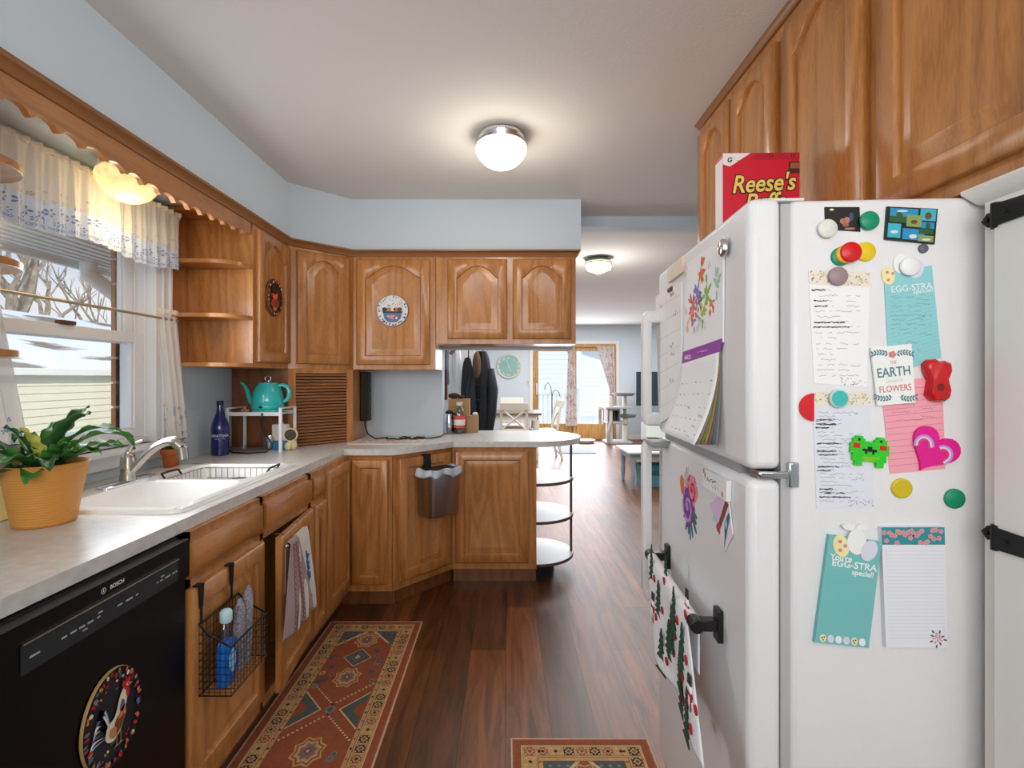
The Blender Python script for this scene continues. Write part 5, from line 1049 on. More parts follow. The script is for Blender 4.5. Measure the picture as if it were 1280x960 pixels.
for (dx, dz, rot) in ((-.016, .018, .2), (.018, -.001, -1.1)):
    for j, (rr_, k) in enumerate(((.016, 1), (.0125, 2), (.0085, 3))):
        P = [(hc[0]+dx+rr_*(math.cos(a)*math.cos(rot)-math.sin(a)*math.sin(rot)), hc[1]+dz-.004+rr_*(math.cos(a)*math.sin(rot)+math.sin(a)*math.cos(rot))) for a in [PI*i/8 for i in range(9)]]; m.ribbon([(P[0][0]+.006*math.sin(rot), P[0][1]-.009*math.cos(rot))]+P, .0036, -.0078-.0001*j, k)
tag(m.build('bead_heart', [mat('bead_magenta', '#e0128f', .45), mat('bead_lavender', '#b09ae0', .45), mat('bead_white_pink', '#f0c8da', .45), mat('bead_rose', '#d04a78', .45)], M=PS.M, ctr=True), 'hot pink heart magnet with two rainbow motifs on the pink note', 'magnet')
sheet('shopping_list', 'handwritten list with crossed out lines under the teal magnet', 'note', [(1015, 490), (1087, 489), (1092, 634), (1020, 636)], mat('bluish_paper', '#dfe2ec', .8), art=art_list(24, (2, 3, 4, 8, 10, 11, 14, 15, 20, 21, 22), 64, .125), mats=HD)
disc_magnet(1016, 509, 18, RED, 'red half round magnet at the left edge of the lower list', 0, half=True)
disc_magnet(1046, 498, 12, mat('mint_rim', '#b9dcd4', .45), 'teal round magnet with pale rim holding the lower list', 1, rimm=TEALP)
disc_magnet(1126, 610, 13, mat('mustard_plastic', '#d6bd22', .4), 'mustard yellow magnet alone under the pink note', 0, rimm=mat('olive_yellow', '#cfb820', .4)); disc_magnet(1192, 623, 13, GRN, 'green round magnet alone at the right under the heart', 0)
# note pads
def pad(label, pts, m_, th, art, mats): return sheet('note_pad', label, 'note pad', pts, m_, th, art=art, mats=mats, lvl=.5)
def art_egg(m, pp, y):
    for i in range(17): m.ribbon([bil(pp, .04, .42+.03*i), bil(pp, .96, .42+.03*i)], .0005, y-.0001, 4)
    rot = math.atan2(pp[1][1]-pp[0][1], pp[1][0]-pp[0][0])*1.0
    for s_, sz, u, v in (("You're", .0145, .28, .215), ('EGG-STRA', .0175, .54, .275), ('special!', .0135, .72, .335)): c = bil(pp, u, v); m.text(s_, sz, c[0], c[1], y-.0004, 1, bold=.0003, rot=rot)
    c = bil(pp, .45, .05); eggs(m, [(c[0]-.02, c[1]-.004, .014, .021, .25, 2), (c[0]+.008, c[1]+.004, .017, .024, 0, 1), (c[0]+.03, c[1]-.012, .014, .02, -.4, 3)], y-.0006, 0)
    for x, z in ((-.022, .004), (-.013, -.004), (-.022, -.012)): m.poly(ell(c[0]+x, c[1]+z, .0035, .0035), y-.0012, 5)
    for sg in (-1, 1): m.poly(ell(c[0]+.006+sg*.011, c[1]+.031, .013, .006, sg*.15), y-.0009, 1)
    for i in range(6): q_ = bil(pp, .14+.145*i, .95); m.poly(ell(q_[0], q_[1], .0058, .0075, .1, 14), y-.0003, [2, 3, 1, 3, 2, 1][i])
    for i in (0, 4): q_ = bil(pp, .14+.145*i, .95); [m.poly(ell(q_[0]+dx, q_[1]+dz, .0015, .0015, 0, 6), y-.0005, 6) for dx, dz in ((.002, .002), (-.002, .001), (0, -.003))]
pad("teal note pad with eggs reading You're EGG-STRA special!", [(1033, 667), (1098, 676), (1082, 807), (1015, 800)], mat('teal_pad', '#74bdbd', .7), .008, art_egg, [EGGW, EGGY, EGGL, mat('teal_line', '#78b6bc', .8), FLOC[2], mat('egg_dots', '#3d2a30', .7)])
def art_flo(m, pp, y):
    quad(m, pp, 0, 1, 0, .145, y-.0003, 1); rnd = random.Random(8)
    for i in range(26):
        c = bil(pp, .04+.92*((i*.618) % 1), .02+.11*rnd.random())
        for a in range(5): m.poly(ell(c[0]+.0028*math.cos(a*1.26), c[1]+.0028*math.sin(a*1.26), .0022, .0022, 0, 6), y-.0005-.00001*i, 2)
    for i in range(25): m.ribbon([bil(pp, .05, .20+.03*i), bil(pp, .97, .20+.03*i)], .0005, y-.0001, 3)
    c = bil(pp, .84, .92)
    for i in range(16): a = i*2.4; r_ = .003+.0008*i; m.poly(ell(c[0]+r_*math.cos(a), c[1]+r_*math.sin(a), .0035, .0016, a, 7), y-.0004-.00002*i, 4 if i > 7 else 2)
    c = bil(pp, .5, .07); m.poly(ell(c[0], c[1], .0025, .0025), y-.0009, 4)
pad('white lined note pad with teal floral header on the fridge side', [(1097, 657), (1175, 657), (1179, 806), (1103, 806)], mat('pad_white', '#e6e8ef', .7), .009, art_flo, [mat('header_teal', '#2f8f9b', .7), mat('flower_pink', '#d89aa0', .7), mat('rule_grey', '#c3c6d2', .8), mat('leaf_slate', '#4a5566', .7)])

# ---- things on the fridge doors
def artf(m, pp, y):
    rnd = random.Random(21)
    for (u, v, r_, k, n) in ((.45, .2, .03, 1, 16), (.35, .38, .03, 2, 14), (.25, .52, .032, 3, 16), (.62, .45, .03, 4, 14), (.75, .57, .022, 1, 10), (.55, .62, .028, 5, 12), (.85, .40, .03, 6, 8), (.3, .66, .02, 2, 8), (.1, .66, .03, 7, 6), (.45, .5, .02, 8, 9)):
        c = bil(pp, u, v)
        for i in range(n): a = rnd.uniform(0, 6.3); q_ = rnd.uniform(0, r_); m.poly(ell(c[0]+q_*math.cos(a), c[1]+q_*1.2*math.sin(a), r_*.4, r_*.16, a, 7), y-.0003-.00002*i-.00005*k, k)
    for i in range(9): c = bil(pp, .42+.02*i, .72); m.ribbon([bil(pp, .38, .62), c, bil(pp, .25+.05*i, .8+.015*(i % 3))], .0008, y-.0003, 8 if i % 2 else 6)
    c = bil(pp, .65, .18); m.scribble(c[0], c[1], .03, .008, y-.0004, 8, .001); quad(m, pp, 0, 1, .96, 1, y-.0004, 9)
PT = [mat('paint_'+k, v, .8) for k, v in dict(orange='#e2702c', lavender='#8a7cc8', coral='#e26a64', olive='#9bb84a', lime='#b6bb3c', sage='#a9d0b4', peach='#f0c39a', slate='#5a6478', violet='#a558b0').items()]
t = thing('wall_calendar', 'flower picture wall calendar with purple header hanging on the freezer door', 'calendar', PF.M)
pp = PF.poly((861, 330), (907, 296), (906, 428), (857, 444)); m = MB().prism(pp, -.005, -.001, 0); artf(m, pp, -.0051); m.build('picture_page', [PAPER]+PT, t)
ph = PF.poly((857, 440), (906, 424), (903, 440), (856, 455)); m = MB().prism(ph, -.0075, -.0045, 0); c = bil(ph, .18, .75); m.text('MARCH', .015, c[0], c[1], -.0078, 1, rot=.0, bold=.0004); m.scribble(*bil(ph, .45, .4), .07, .0015, -.0078, 1, .0012); m.build('header', [mat('calendar_purple', '#9a4aa6', .7), PAPER], t)
# date page curls away from the door, the leaves behind it fan out
tl_, tr_, br_, bl_ = PF.pt(855, 455), PF.pt(903, 440), PF.pt(889, 552), PF.pt(832, 531)
def page(k, tw):
    def f(u, v):
        x = tl_[0]+(tr_[0]-tl_[0])*u; z = tl_[1]+(tl_[1]*0+(br_[1]-tl_[1]))*v; z = (tl_[1]*(1-u)+tr_[1]*u)*(1-v)+((bl_[1]+br_[1])/2)*v
        return (x, -.0075-tw*v*v*.052+.0008*k, z)
    return f
random.seed(5); m = MB().grid(page(0, 1.0), 12, 14, 0)
for v in (.3, .45, .6, .75, .9):
    for u in (.12, .25, .38, .51, .64, .77, .9):
        x, y, z = page(0, 1)(u, v); m.scribble(x-.006, z, .012, .0018, y-.0012, 1, .0008)
for u, v in ((.5, .62), (.85, .7), (.8, .82), (.75, .93)): x, y, z = page(0, 1)(u, v); m.scribble(x-.01, z, .025, .004, y-.0014, 1, .001)
m.build('date_page', [PAPER, mat('ink_soft', '#84848e', .8)], t, solid=.0006)
LC = ['#8f7f7a', '#7e8a4c', '#a89a58', '#8a6f5e', '#6f7f92', '#9c9a96']
for i, hx in enumerate(LC): MB().grid(page(i+1, .85-.14*i), 6, 10, 0).build('under_page', mat('calendar_leaf_%d' % i if False else 'calendar_leaf_'+'abcdef'[i], hx, .7), t, solid=.0006)
pp0 = [(834, 357), (856, 345), (855, 500), (822, 532)]
def art_wb(m, pp, y):
    random.seed(8)
    for i in range(7): m.ribbon([bil(pp, .02, .1+.13*i), bil(pp, .98, .1+.13*i)], .0008, y-.0002, 1)
    m.ribbon([bil(pp, .45, .02), bil(pp, .45, .98)], .0008, y-.0002, 1)
    for u, v in ((.15, .1), (.6, .06), (.7, .22), (.55, .45), (.6, .52), (.55, .72)): c = bil(pp, u, v); m.scribble(c[0], c[1], .05, .008, y-.0003, 2, .0016)
sheet('week_planner', 'white weekly planner board with handwriting left of the calendar on the freezer', 'planner', [(822, 371), (854, 352), (854, 512), (826, 530)], mat('planner_white', '#efeeed', .4), .006, art=art_wb, plane=PF, mats=[mat('rule_brown', '#b9aca4', .8), INKS[1]])
sheet('wooden_magnet', 'small wooden sign magnet at the top far corner of the freezer', 'magnet', [(839, 338), (857, 320), (857, 340), (839, 354)], mat('pale_wood', '#e6d6c0', .6), .010, plane=PF, art=lambda m, pp, y: (m.scribble(*bil(pp, .2, .4), .03, .004, y-.0004, 1, .0014), m.scribble(*bil(pp, .3, .7), .03, .003, y-.0004, 1, .0012)), mats=[mat('print_coral', '#d67f80', .7)])
m = MB(PF.M); c = PF.pt(841, 362); m = MB().prism([(c[0]-.022, c[1]-.007), (c[0]+.022, c[1]-.007), (c[0]+.022, c[1]+.007), (c[0]-.022, c[1]+.007)], -.012, -.001); tag(m.build('bar_magnet', mat('dark_bronze', '#5a5044', .4, .4), M=PF.M, ctr=True, bev=.004), 'dark bronze bar magnet above the weekly planner', 'magnet')
c = PF.pt(910, 310); tag(MB().disc(c, .014, -.018, -.006, 0, rz=.019, bev=.004).disc((c[0], c[1]-.006), .007, -.0185, -.017, 1).build('glass_magnet', [CHROME, mat('copper', '#a06a48', .4)], M=PF.M, ctr=True), 'shiny oval magnet holding the calendar top', 'magnet')
c = PF.pt(861, 337); tag(MB().disc(c, .008, -.009, -.0005, 0, rz=.015).build('pearl_magnet', mat('pearl_pink', '#e4ccc4', .3), M=PF.M, ctr=True), 'small pearl pink magnet beside the wooden sign magnet', 'magnet')
c = PF.pt(861, 628); m = MB(); rnd = random.Random(17); BQ = ['purple', 'pink', 'green', 'orange', 'lilac', 'red', 'navy']
def rose(x, z, r_, ks):
    for i in range(26): a = i*2.4; q_ = r_*(1-i/26)*.8; m.prism(ell(x+q_*math.cos(a), z+q_*math.sin(a)*1.1, r_*(.36-.006*i), r_*(.2), a+1.57, 9), -.001-.00005*i, -.0003, ks[i % len(ks)])
GK = [ci('green'), ci('teal')]
for i in range(22): a = rnd.uniform(3.4, 6.1) if i < 16 else rnd.uniform(.8, 2.2); q_ = rnd.uniform(.045, .085); m.prism(ell(c[0]+q_*.7*math.cos(a)+.008, c[1]+q_*math.sin(a), .018, .006, a, 8), -.0008-.00002*i, -.0003, rnd.choice(GK))
for i in range(14): a = rnd.uniform(.6, 2.6); m.ribbon([(c[0], c[1]+.02), (c[0]+.09*math.cos(a)*.6, c[1]+.095*math.sin(a))], .0012, -.0009, rnd.choice([ci('green'), ci('brown'), ci('navy')]))
rose(c[0]+.032, c[1]+.04, .042, [ci('pink'), ci('red'), ci('pink')]); rose(c[0]-.005, c[1]-.012, .056, [ci('purple'), ci('lilac'), ci('purple')]); m.prism(ell(c[0]-.055, c[1]+.035, .016, .026, .3), -.002, -.0003, ci('orange'))
tag(m.build('flower_sticker', CM, M=PF.M, ctr=True), 'purple and pink rose bouquet decal on the lower fridge door', 'decal')
def art_sg(m, pp, y): random.seed(3); m.scribble(*bil(pp, .1, .45), .075, .006, y-.0003, 1, .0016); m.scribble(*bil(pp, .3, .7), .06, .004, y-.0003, 1, .0012); [m.poly(ell(*bil(pp, u, v), .005, .006), y-.0004, 2) for u, v in ((.06, .12), (.12, .3), (.85, .78))]
sheet('sign_magnet', 'small white sign magnet with a quote on the lower fridge door', 'magnet', [(884, 585), (915, 601), (914, 627), (884, 607)], mat('sign_white', '#eef1f0', .5), .010, plane=PF, art=art_sg, mats=[INKS[1], mat('print_rose', '#c98a94', .8)])
def art_fl(m, pp, y):
    B = lambda pts, k, d_: m.poly([bil(pp, *p) for p in pts], y-.0003-d_*.0001, k)
    B([(.0, .05), (.7, .0), (.95, .2), (.1, .5)], 1, 0); B([(.9, .18), (1, .35), (.25, .62), (.2, .5)], 2, 1); B([(.15, .48), (.3, .5), (.28, .62), (.0, .62), (.02, .5)], 3, 2); B([(.1, .5), (.2, .48), (.2, .66), (.05, .7)], 3, 3); B([(.35, .86), (.6, .6), (.95, .5), (1, .62), (.7, .78), (.12, .98)], 4, 4); B([(.6, .62), (.75, .58), (.75, .7), (.6, .76)], 5, 5); B([(0, .3), (.15, .3), (.15, .42), (0, .42)], 5, 2)
sheet('greeting_card', 'pink and white card with brown branch and teal leaf on the lower fridge door', 'card', [(888, 628), (911, 612), (918, 668), (907, 690)], mat('card_pale', '#eee4ec', .6), .003, plane=PF, lvl=.5, art=art_fl, mats=[mat('card_lilac', '#e0c3e2', .6), mat('card_brown', '#8a4a3c', .6), mat('card_red', '#b55048', .6), mat('card_teal', '#1f7389', .6), mat('card_sky', '#a7d3e0', .6)])
# magnetic towel bar and dish towel
tb = thing('towel_bar', 'wood rod towel bar with black magnetic ends on the fridge door', 'towel bar', PF.M); OF = .055
pA, pB = PF.pt(813.5, 699, OF), PF.pt(869, 773, OF); zb = (pA[1]+pB[1])/2
MB().tube([(pA[0]+.008, -OF, zb), (pB[0]-.004, -OF, zb)], .0085, 12).build('rod', mat('beech', '#cdb797', .5), tb)
for x in (pA[0], pB[0]): MB().box(x-.016, x+.016, -.012, 0, zb-.035, zb+.035).prism([(x-.012, zb-.012), (x+.012, zb-.012), (x+.012, zb+.012), (x-.012, zb+.012)], -OF, -.012).tube([(x-.017, -OF, zb), (x+.017, -OF, zb)], .0155, 14).build('magnetic_end', mat('black_satin', '#1d1d1f', .3), tb, bev=.002)
ta, te = pA[0]+.018, pB[0]-.014; zl = PF.pt(884, 932, OF)[1]; zl2 = PF.pt(822, 858, OF)[1]
xn, xf = PF.pt(884, 943, OF+.02)[0], PF.pt(821, 858, OF+.02)[0]
def tp(u, v):
    x = ta+(te-ta)*u; L1, L2 = .12, zb-zl; s_ = v*(L1+L2)
    if s_ < L1-.016: return (x, -OF+.013, zb-(L1-s_))
    if s_ < L1+.016: a = (s_-L1+.016)/.032*PI; return (x, -OF+.013*math.cos(a), zb+.013*math.sin(a))
    d_ = s_-L1; f_ = d_/L2; x2 = x+((xn-te)*u+(xf-ta)*(1-u))*f_
    return (x2, -OF-.013-.012*f_*math.sin(u*PI*2.6+.6)-.006*f_, zb-d_*(1-.02*(1-u)))
m = MB().grid(tp, 40, 60, 0); rnd = random.Random(23)
def dec(u, v, pts, k, d_=.0022):
    x, y, z = tp(u, v); x1, y1, _ = tp(min(1, u+.03), v); sl = (y1-y)/max(1e-4, x1-x) if x1 != x else 0
    P = [(x+a, y-d_-.0012+sl*a, z+b_) for a, b_ in pts]; m.add(P, [tuple(range(len(P)))], k)
for u, v in ((.15, .40), (.42, .36), (.72, .42), (.9, .36), (.28, .55), (.55, .58), (.85, .56), (.12, .66), (.4, .74), (.7, .72), (.93, .74), (.25, .86), (.56, .9), (.82, .88)):
    kind = rnd.choice('tts')
    if kind == 't':
        for j in range(6): w_ = .008+.0045*j; dec(u, v, [(-w_, .05-.018*j-.018), (w_, .05-.018*j-.018), (0, .05-.018*j+.005)], 1, .002+.0002*j)
    else:
        dec(u, v, ell(0, -.02, .016, .02), 4, .0019); dec(u, v, ell(0, .01, .011, .012), 4, .002); dec(u, v, [(-.013, -.002), (.014, -.004), (.015, .004), (-.012, .005)], 2, .0024); dec(u, v, [(.006, .0), (.013, 0), (.016, -.04), (.008, -.04)], 2, .0026); dec(u, v, [(-.011, .02), (.011, .02), (.009, .024), (.008, .04), (-.008, .04), (-.009, .024)], 3, .0024)
    dec(u+.05, v+.03, ell(.01, 0, .006, .01, .5), 2, .0028)
tag(m.build('dish_towel', [mat('white_towel_cloth', '#e9e9ee', .95, bump=.4, bscale=300), mat('print_pine', '#2c4a36', .9), mat('print_red', '#b01c28', .9), mat('print_dark', '#2a2a33', .9), mat('print_snow', '#f6f6f8', .9)], M=PF.M, solid=.003), 'white dish towel printed with snowmen and pines on the fridge towel bar', 'towel')
# ---- cereal box on the fridge
CBX = thing('cereal_box', 'red cereal box with yellow script lettering standing on the fridge', 'box', frame(.592, 1.352, FH, -1.5)); w_, h_, d_ = .206, .275, .05
CR = mat('cereal_red', '#d01a34', .4); CW = mat('box_white_side', '#ece6e4', .5)
m = MB().box(0, w_, 0, d_, 0, h_, 0); m.box(-.0006, 0, .001, d_-.001, 0, h_-.012, 1); m.box(-.0005, w_, .0, d_, h_, h_+.0006, 2)
y = -.0006; m.poly([(0, h_), (.075, h_), (.019, h_-.036), (0, h_-.03)], y, 1); m.text('G', .018, .0175, h_-.024, y-.0003, 3, bold=.0006, shear=.2); m.scribble(.028, h_-.014, .02, .001, y-.0003, 3); m.scribble(.028, h_-.02, .018, .001, y-.0003, 3)
m.text('15', .0135, .13, h_-.013, y-.0003, 3, bold=.0003); m.text('12', .0135, .192-.005, h_-.013, y-.0003, 3, bold=.0003); m.poly([(.09, h_), (w_, h_), (w_, h_-.018), (.075, h_-.018)], y-.0001, 4)
m.prism([(.175, h_-.056), (w_, h_-.056), (w_, h_-.024), (.178, h_-.024)], y-.0005, y, 5); m.poly([(.18, h_-.043), (w_, h_-.043), (w_, h_-.028), (.182, h_-.028)], y-.0008, 6)
for s_, sz, x, z in (("Reese's", .066, .108, h_-.104), ('Puffs', .066, .112, h_-.155)): m.text(s_, sz, x, z, y-.0006, 7, bold=.0042, shear=.28, rot=.05, sx=.86); m.text(s_, sz, x, z, y-.0012, 8, bold=.0012, shear=.28, rot=.05, sx=.86)
m.build('carton', [CR, CW, mat('box_top_brown', '#8a4a44', .5), mat('print_black', '#1a1414', .6), mat('cereal_deep_red', '#b81c30', .4), mat('wafer_dark', '#4a2418', .5), mat('wafer_light', '#9a5a34', .5), mat('lettering_brown', '#2a100a', .5), mat('lettering_yellow', '#ecd06a', .45)], CBX)

# ------------------------------------------------------------------ white pantry beside the fridge
PX = .862; p = thing('pantry_cabinet', 'tall white pantry cabinet with black strap hinges at the right edge', 'cabinet', frame(PX, .892, 0, -90))
MB().box(0, .55, .0, XR-PX-.004, 0, 1.63).build('body', WHITE, p)
m = MB().box(.037, .5, -.02, -.001, .08, 1.615)
for k in range(1, 6): m.box(.037+.085*k-.0015, .037+.085*k+.0015, -.0205, -.019, .08, 1.615)
m.build('door', WHITE, p, bev=.003)
MB().loops([[(-.012, -.002, 1.63), (-.024, -.022, 1.652), (-.024, -.022, 1.658), (-.012, .2, 1.658), (-.012, .2, 1.63)], [(.55, -.002, 1.63), (.55, -.022, 1.652), (.55, -.022, 1.658), (.55, .2, 1.658), (.55, .2, 1.63)]]).build('cap_moulding', WHITE, p)
for z in (1.595, 1.040):
    q = MB(); y = -.021
    q.prism([(-.002, z), (.010, z+.013), (.022, z), (.010, z-.013)], -.006, -.0002); q.prism([(.018, z-.005), (.034, z-.012), (.034, z+.012), (.018, z+.005)], -.008, -.0002)
    q.tube([(.037, -.016, z-.022), (.037, -.016, z+.022)], .008, 10); q.prism([(.04, z-.019), (.24, z-.011), (.262, z), (.24, z+.011), (.04, z+.019)], -.0245, -.0202)
    for x in (.01, .06, .11, .17): q.disc((x, z), .004, (-.009 if x < .03 else -.0275), -.005 if x < .03 else -.0245, 0, n=10)
    q.build('strap_hinge', IRON, p, bev=.0008)
MB().tube([(.46, -.022, .95), (.46, -.05, .96), (.46, -.05, 1.06), (.46, -.022, 1.07)], .006, 8).build('pull', IRON, p)
# ------------------------------------------------------------------ living room
CHW = mat('cream_painted_chair', '#dcd5c6', .5); TT = mat('dark_table_wood', '#6a5646', .4); TL = mat('cream_painted_leg', '#d8d3c8', .5)
def chair(M, label):
    c = thing('dining_chair', label, 'chair', M, 'x-back dining chairs at the table')    # front faces local +y, back at y=-0.2
    MB().hprism([(-.19, -.2), (.19, -.2), (.22, .2), (-.22, .2)], .44, .475).build('seat', CHW, c, bev=.006)
    for s_ in (-1, 1):
        MB().loops([[(s_*.2+a, .17+b_, z) for a, b_ in ((-.018, -.018), (.018, -.018), (.018, .018), (-.018, .018))] for z in (0, .44)]).build('leg', CHW, c)
        MB().loops([[(s_*.19+a, y+b_, z) for a, b_ in ((-.018, -.016), (.018, -.016), (.018, .016), (-.018, .016))] for y, z in ((-.27, 0), (-.2, .3), (-.19, .5), (-.22, .75), (-.28, .93))]).build('leg', CHW, c)
    MB().loops([[(x, y, z) for y, z in ((-.285, .84), (-.26, .84), (-.285, .95), (-.31, .95))] for x in (-.21, -.1, .1, .21)]).build('top_rail', CHW, c, bev=.004)
    MB().box(-.18, .18, -.225, -.2, .52, .56).build('lower_rail', CHW, c, bev=.003)
    m = MB()
    for s_ in (-1, 1): m.tube([(-s_*.17, -.205, .56), (0, -.225-.008*s_, .7), (s_*.17, -.265, .845)], .014, 8)
    m.build('cross_brace', CHW, c); MB().box(-.18, .18, .16, .18, .36, .43).box(-.18, .18, -.2, -.18, .36, .43).build('seat_rail', CHW, c); return c
chair(frame(.125, 7.55, 0, 0), 'cream cross-back chair with its back to the camera at the dining table')
chair(frame(.62, 8.15, 0, 98), 'cream cross-back chair seen from the side at the right end of the table')
chair(frame(.12, 8.98, 0, 180), 'cream cross-back chair on the far side of the dining table')
t = thing('dining_table', 'dining table with dark top and cream legs in the living room', 'table', frame(.09, 8.25, 0))
MB().box(-.72, .48, -.42, .42, .725, .76).build('tabletop', TT, t, bev=.005); MB().box(-.64, .4, -.36, .36, .64, .725).build('apron', TL, t)
for x in (-.62, .4):
    for y in (-.34, .34): MB().lathe([(.03, 0), (.045, .1), (.03, .16), (.05, .4), (.045, .55), (.05, .64)], c=(x, y, 0), n=14).build('leg', TL, t)
PWF = PL(frame(0, YF, 0, 0)); c = PWF.pt(636, 458)
k = thing('wall_clock', 'round teal wall clock with pale rim on the living room wall', 'clock', PWF.M @ Matrix.Translation((c[0], 0, c[1])))
MB().loops([[(r_*math.cos(2*PI*i/40), y, r_*math.sin(2*PI*i/40)) for i in range(40)] for r_, y in ((.262, 0), (.268, -.02), (.25, -.035), (.225, -.022))], cap1=False).build('rim', mat('pale_wood_rim', '#d8d4c2', .6), k)
MB().disc((0, 0), .228, -.022, -.002).build('face', mat('pale_teal_face', '#94bdb2', .6, var=.1), k)
m = MB()
for i, s_ in enumerate(['XII', 'I', 'II', 'III', 'IIII', 'V', 'VI', 'VII', 'VIII', 'IX', 'X', 'XI']): a = PI/2-i*PI/6; m.text(s_, .06, .178*math.cos(a)+.022*math.sin(-(a-PI/2)), .178*math.sin(a)-.022*math.cos(a-PI/2), -.024, 0, rot=a-PI/2, bold=.001)
m.build('numerals', mat('numeral_cream', '#e6e9df', .6), k)
MB().ribbon([(0, 0), (.05, -.11)], .01, -.026).ribbon([(0, 0), (-.045, .14)], .008, -.027).disc((0, 0), .012, -.029, -.022).build('hands', mat('hands_cream', '#e9e6da', .5), k)
c = PWF.pt(660, 478); tag(MB().box(c[0]-.03, c[0]+.03, -.012, 0, c[1]-.06, c[1]+.06).box(c[0]-.008, c[0]+.008, -.02, -.01, c[1]-.02, c[1]+.02, 1).build('light_switch', [mat('switch_plate', '#d3d8da', .4), GREY], M=PWF.M, ctr=True, bev=.002), 'light switch on the living room wall left of the patio doors', 'switch')
# patio curtains
FLC = cloth('floral_curtain', '#eee5e0', .5); CUP = [cloth('floral_rose', '#dcb4b0', .5), cloth('floral_grey', '#c2c0be', .5), cloth('floral_mauve', '#ccacb2', .5)]
def pcurtain(label, fx, z0=2.05, z1=.28, seed=1, n=60):
    def pos(u, v): a, b_ = fx(v); x = a+(b_-a)*u; return (x, -.07-.022*math.sin(u*PI*7+seed), z0+(z1-z0)*v)
    m = MB().grid(pos, 60, 24, 0); rnd = random.Random(seed)
    for i in range(n):
        u, v = rnd.uniform(.05, .95), rnd.uniform(.02, .98); x, y, z = pos(u, v); r_ = rnd.uniform(.014, .035); m.add([(p_, y-.012, q_) for p_, q_ in ell(x, z, r_, r_*.7, rnd.uniform(0, 3), 7)], [tuple(range(7))], rnd.choice([1, 1, 2, 3]))
    return tag(m.build('curtain', [FLC]+CUP, M=PWF.M, ctr=False), label, 'curtain')
pcurtain('floral curtain between the two patio doors', lambda v: (1.33-.06*v+.0*v, 1.46+.06*v), 2.03, .3, 2, 90)
pcurtain('floral curtain tied aside at the right patio door', lambda v: ((1.93+.28*min(1, v*1.5)), 2.30+.03*v) , 1.99, .62, 5, 70)
tag(MB().tube([(1.5, -.04, 1.98), (2.32, -.04, 1.98)], .012).build('curtain_rod', WOODD, M=PWF.M), 'wooden curtain rod across the right patio door', 'curtain rod')
# cat tree
t = thing('cat_tree', 'grey carpeted cat tree with platforms right of the patio doors', 'cat tree', frame(2.30, 10.05, 0)); CT = mat('grey_carpet_plush', '#a9a5a6', .95, bump=.9, bscale=180); CTD = mat('dark_grey_plush', '#8a8588', .95, bump=.9, bscale=180); SIS = mat('sisal_rope', '#cfc6b8', .9, bump=.8, bscale=260)
MB().box(-.3, .22, -.22, .22, 0, .05).build('base', CT, t, bev=.01)
for x, y, h in ((-.2, -.12, .95), (.1, -.12, .52), (.14, .12, .95), (-.2, .14, .7)): MB().lathe([(.042, .05), (.042, h)], c=(x, y, 0), n=16).build('post', SIS, t)
MB().lathe([(.17, .95), (.21, .97), (.23, 1.01), (.21, 1.01), (.17, .985)], c=(.1, .05, 0)).build('perch', CTD, t)
MB().box(-.3, .2, -.2, .2, .70, .74).build('platform', CT, t, bev=.01); MB().box(-.28, .16, -.2, .2, .40, .44).build('platform', CT, t, bev=.01); MB().lathe([(.1, .52), (.15, .53), (.19, .58), (.165, .58), (.1, .55)], c=(.14, -.1, 0)).build('perch', CTD, t)
m = MB(); m.box(-.26, -.02, -.18, .18, .44, .45).box(-.26, -.02, -.18, .18, .67, .70).box(-.27, -.255, -.18, .18, .44, .7).box(-.03, -.015, -.18, .18, .44, .7).box(-.26, -.02, .165, .18, .44, .7); m.build('condo', CTD, t, bev=.01)
MB().tube([(-.2, -.2, .44), (-.28, -.24, .2), (-.25, -.2, .03)], .035, 10).build('ramp', CT, t)
tv = thing('television', 'dark flat television on a thin stand behind the fridge handle', 'television', frame(3.08, 9.95, 0, 0))
MB().box(-.46, .46, -.02, .02, .76, 1.44).build('screen', mat('screen_dark_teal', '#25383b', .15), tv, bev=.004); MB().box(.0, .035, .0, .035, .44, .8).build('stand', BLACKM, tv); MB().box(-.2, .25, -.1, .12, .425, .44).build('stand_foot', BLACKM, tv, bev=.003)
t = thing('tv_console', 'low white console under the television', 'console', frame(3.15, 9.95, 0)); MB().box(-.38, .5, -.2, .2, .06, .42).build('body', WHITE, t, bev=.01)
for x in (-.33, .05): MB().box(x, x+.36, -.212, -.2, .09, .39).build('door', WHITE, t, bev=.004)
for x in (-.34, .44): MB().box(x, x+.04, -.17, .17, 0, .06).build('leg', WHITE, t)
t = thing('coffee_table', 'white coffee table with grey blue legs beyond the fridge handle', 'table', frame(1.48, 5.86, 0)); GB = mat('grey_blue_paint', '#9fb0ba', .5)
MB().box(-.04, 1.0, -.03, .6, .415, .445).build('tabletop', mat('pale_top', '#dfe6ea', .3), t, bev=.006); MB().box(.0, .95, .0, .55, .345, .415).build('apron', GB, t)
for x in (.03, .92):
    for y in (.03, .52): MB().lathe([(.018, 0), (.022, .08), (.032, .16), (.024, .2), (.034, .3), (.036, .345)], c=(x, y, 0), n=14).build('leg', GB, t)
t = thing('storage_bin', 'teal fabric bin under the white coffee table', 'bin', frame(1.78, 6.1, 0)); MB().loops([[(x*k_, y*k_, z) for x, y in ((-.15, -.13), (.2, -.13), (.2, .13), (-.15, .13))] for z, k_ in ((0, .92), (.26, 1), (.26, .95), (.03, .88))]).build('fabric_body', mat('teal_fabric', '#5f9ca8', .9), t); MB().box(-.05, .1, -.137, -.131, .15, .2).build('handle', mat('dark_teal_fabric', '#39707d', .9), t, bev=.004)
tag(MB().box(0, .42, 0, .2, 0, .03).build('flat_box', BLACKM, M=frame(1.85, 5.95, .445), bev=.004), 'flat black box lying on the white coffee table', 'box')
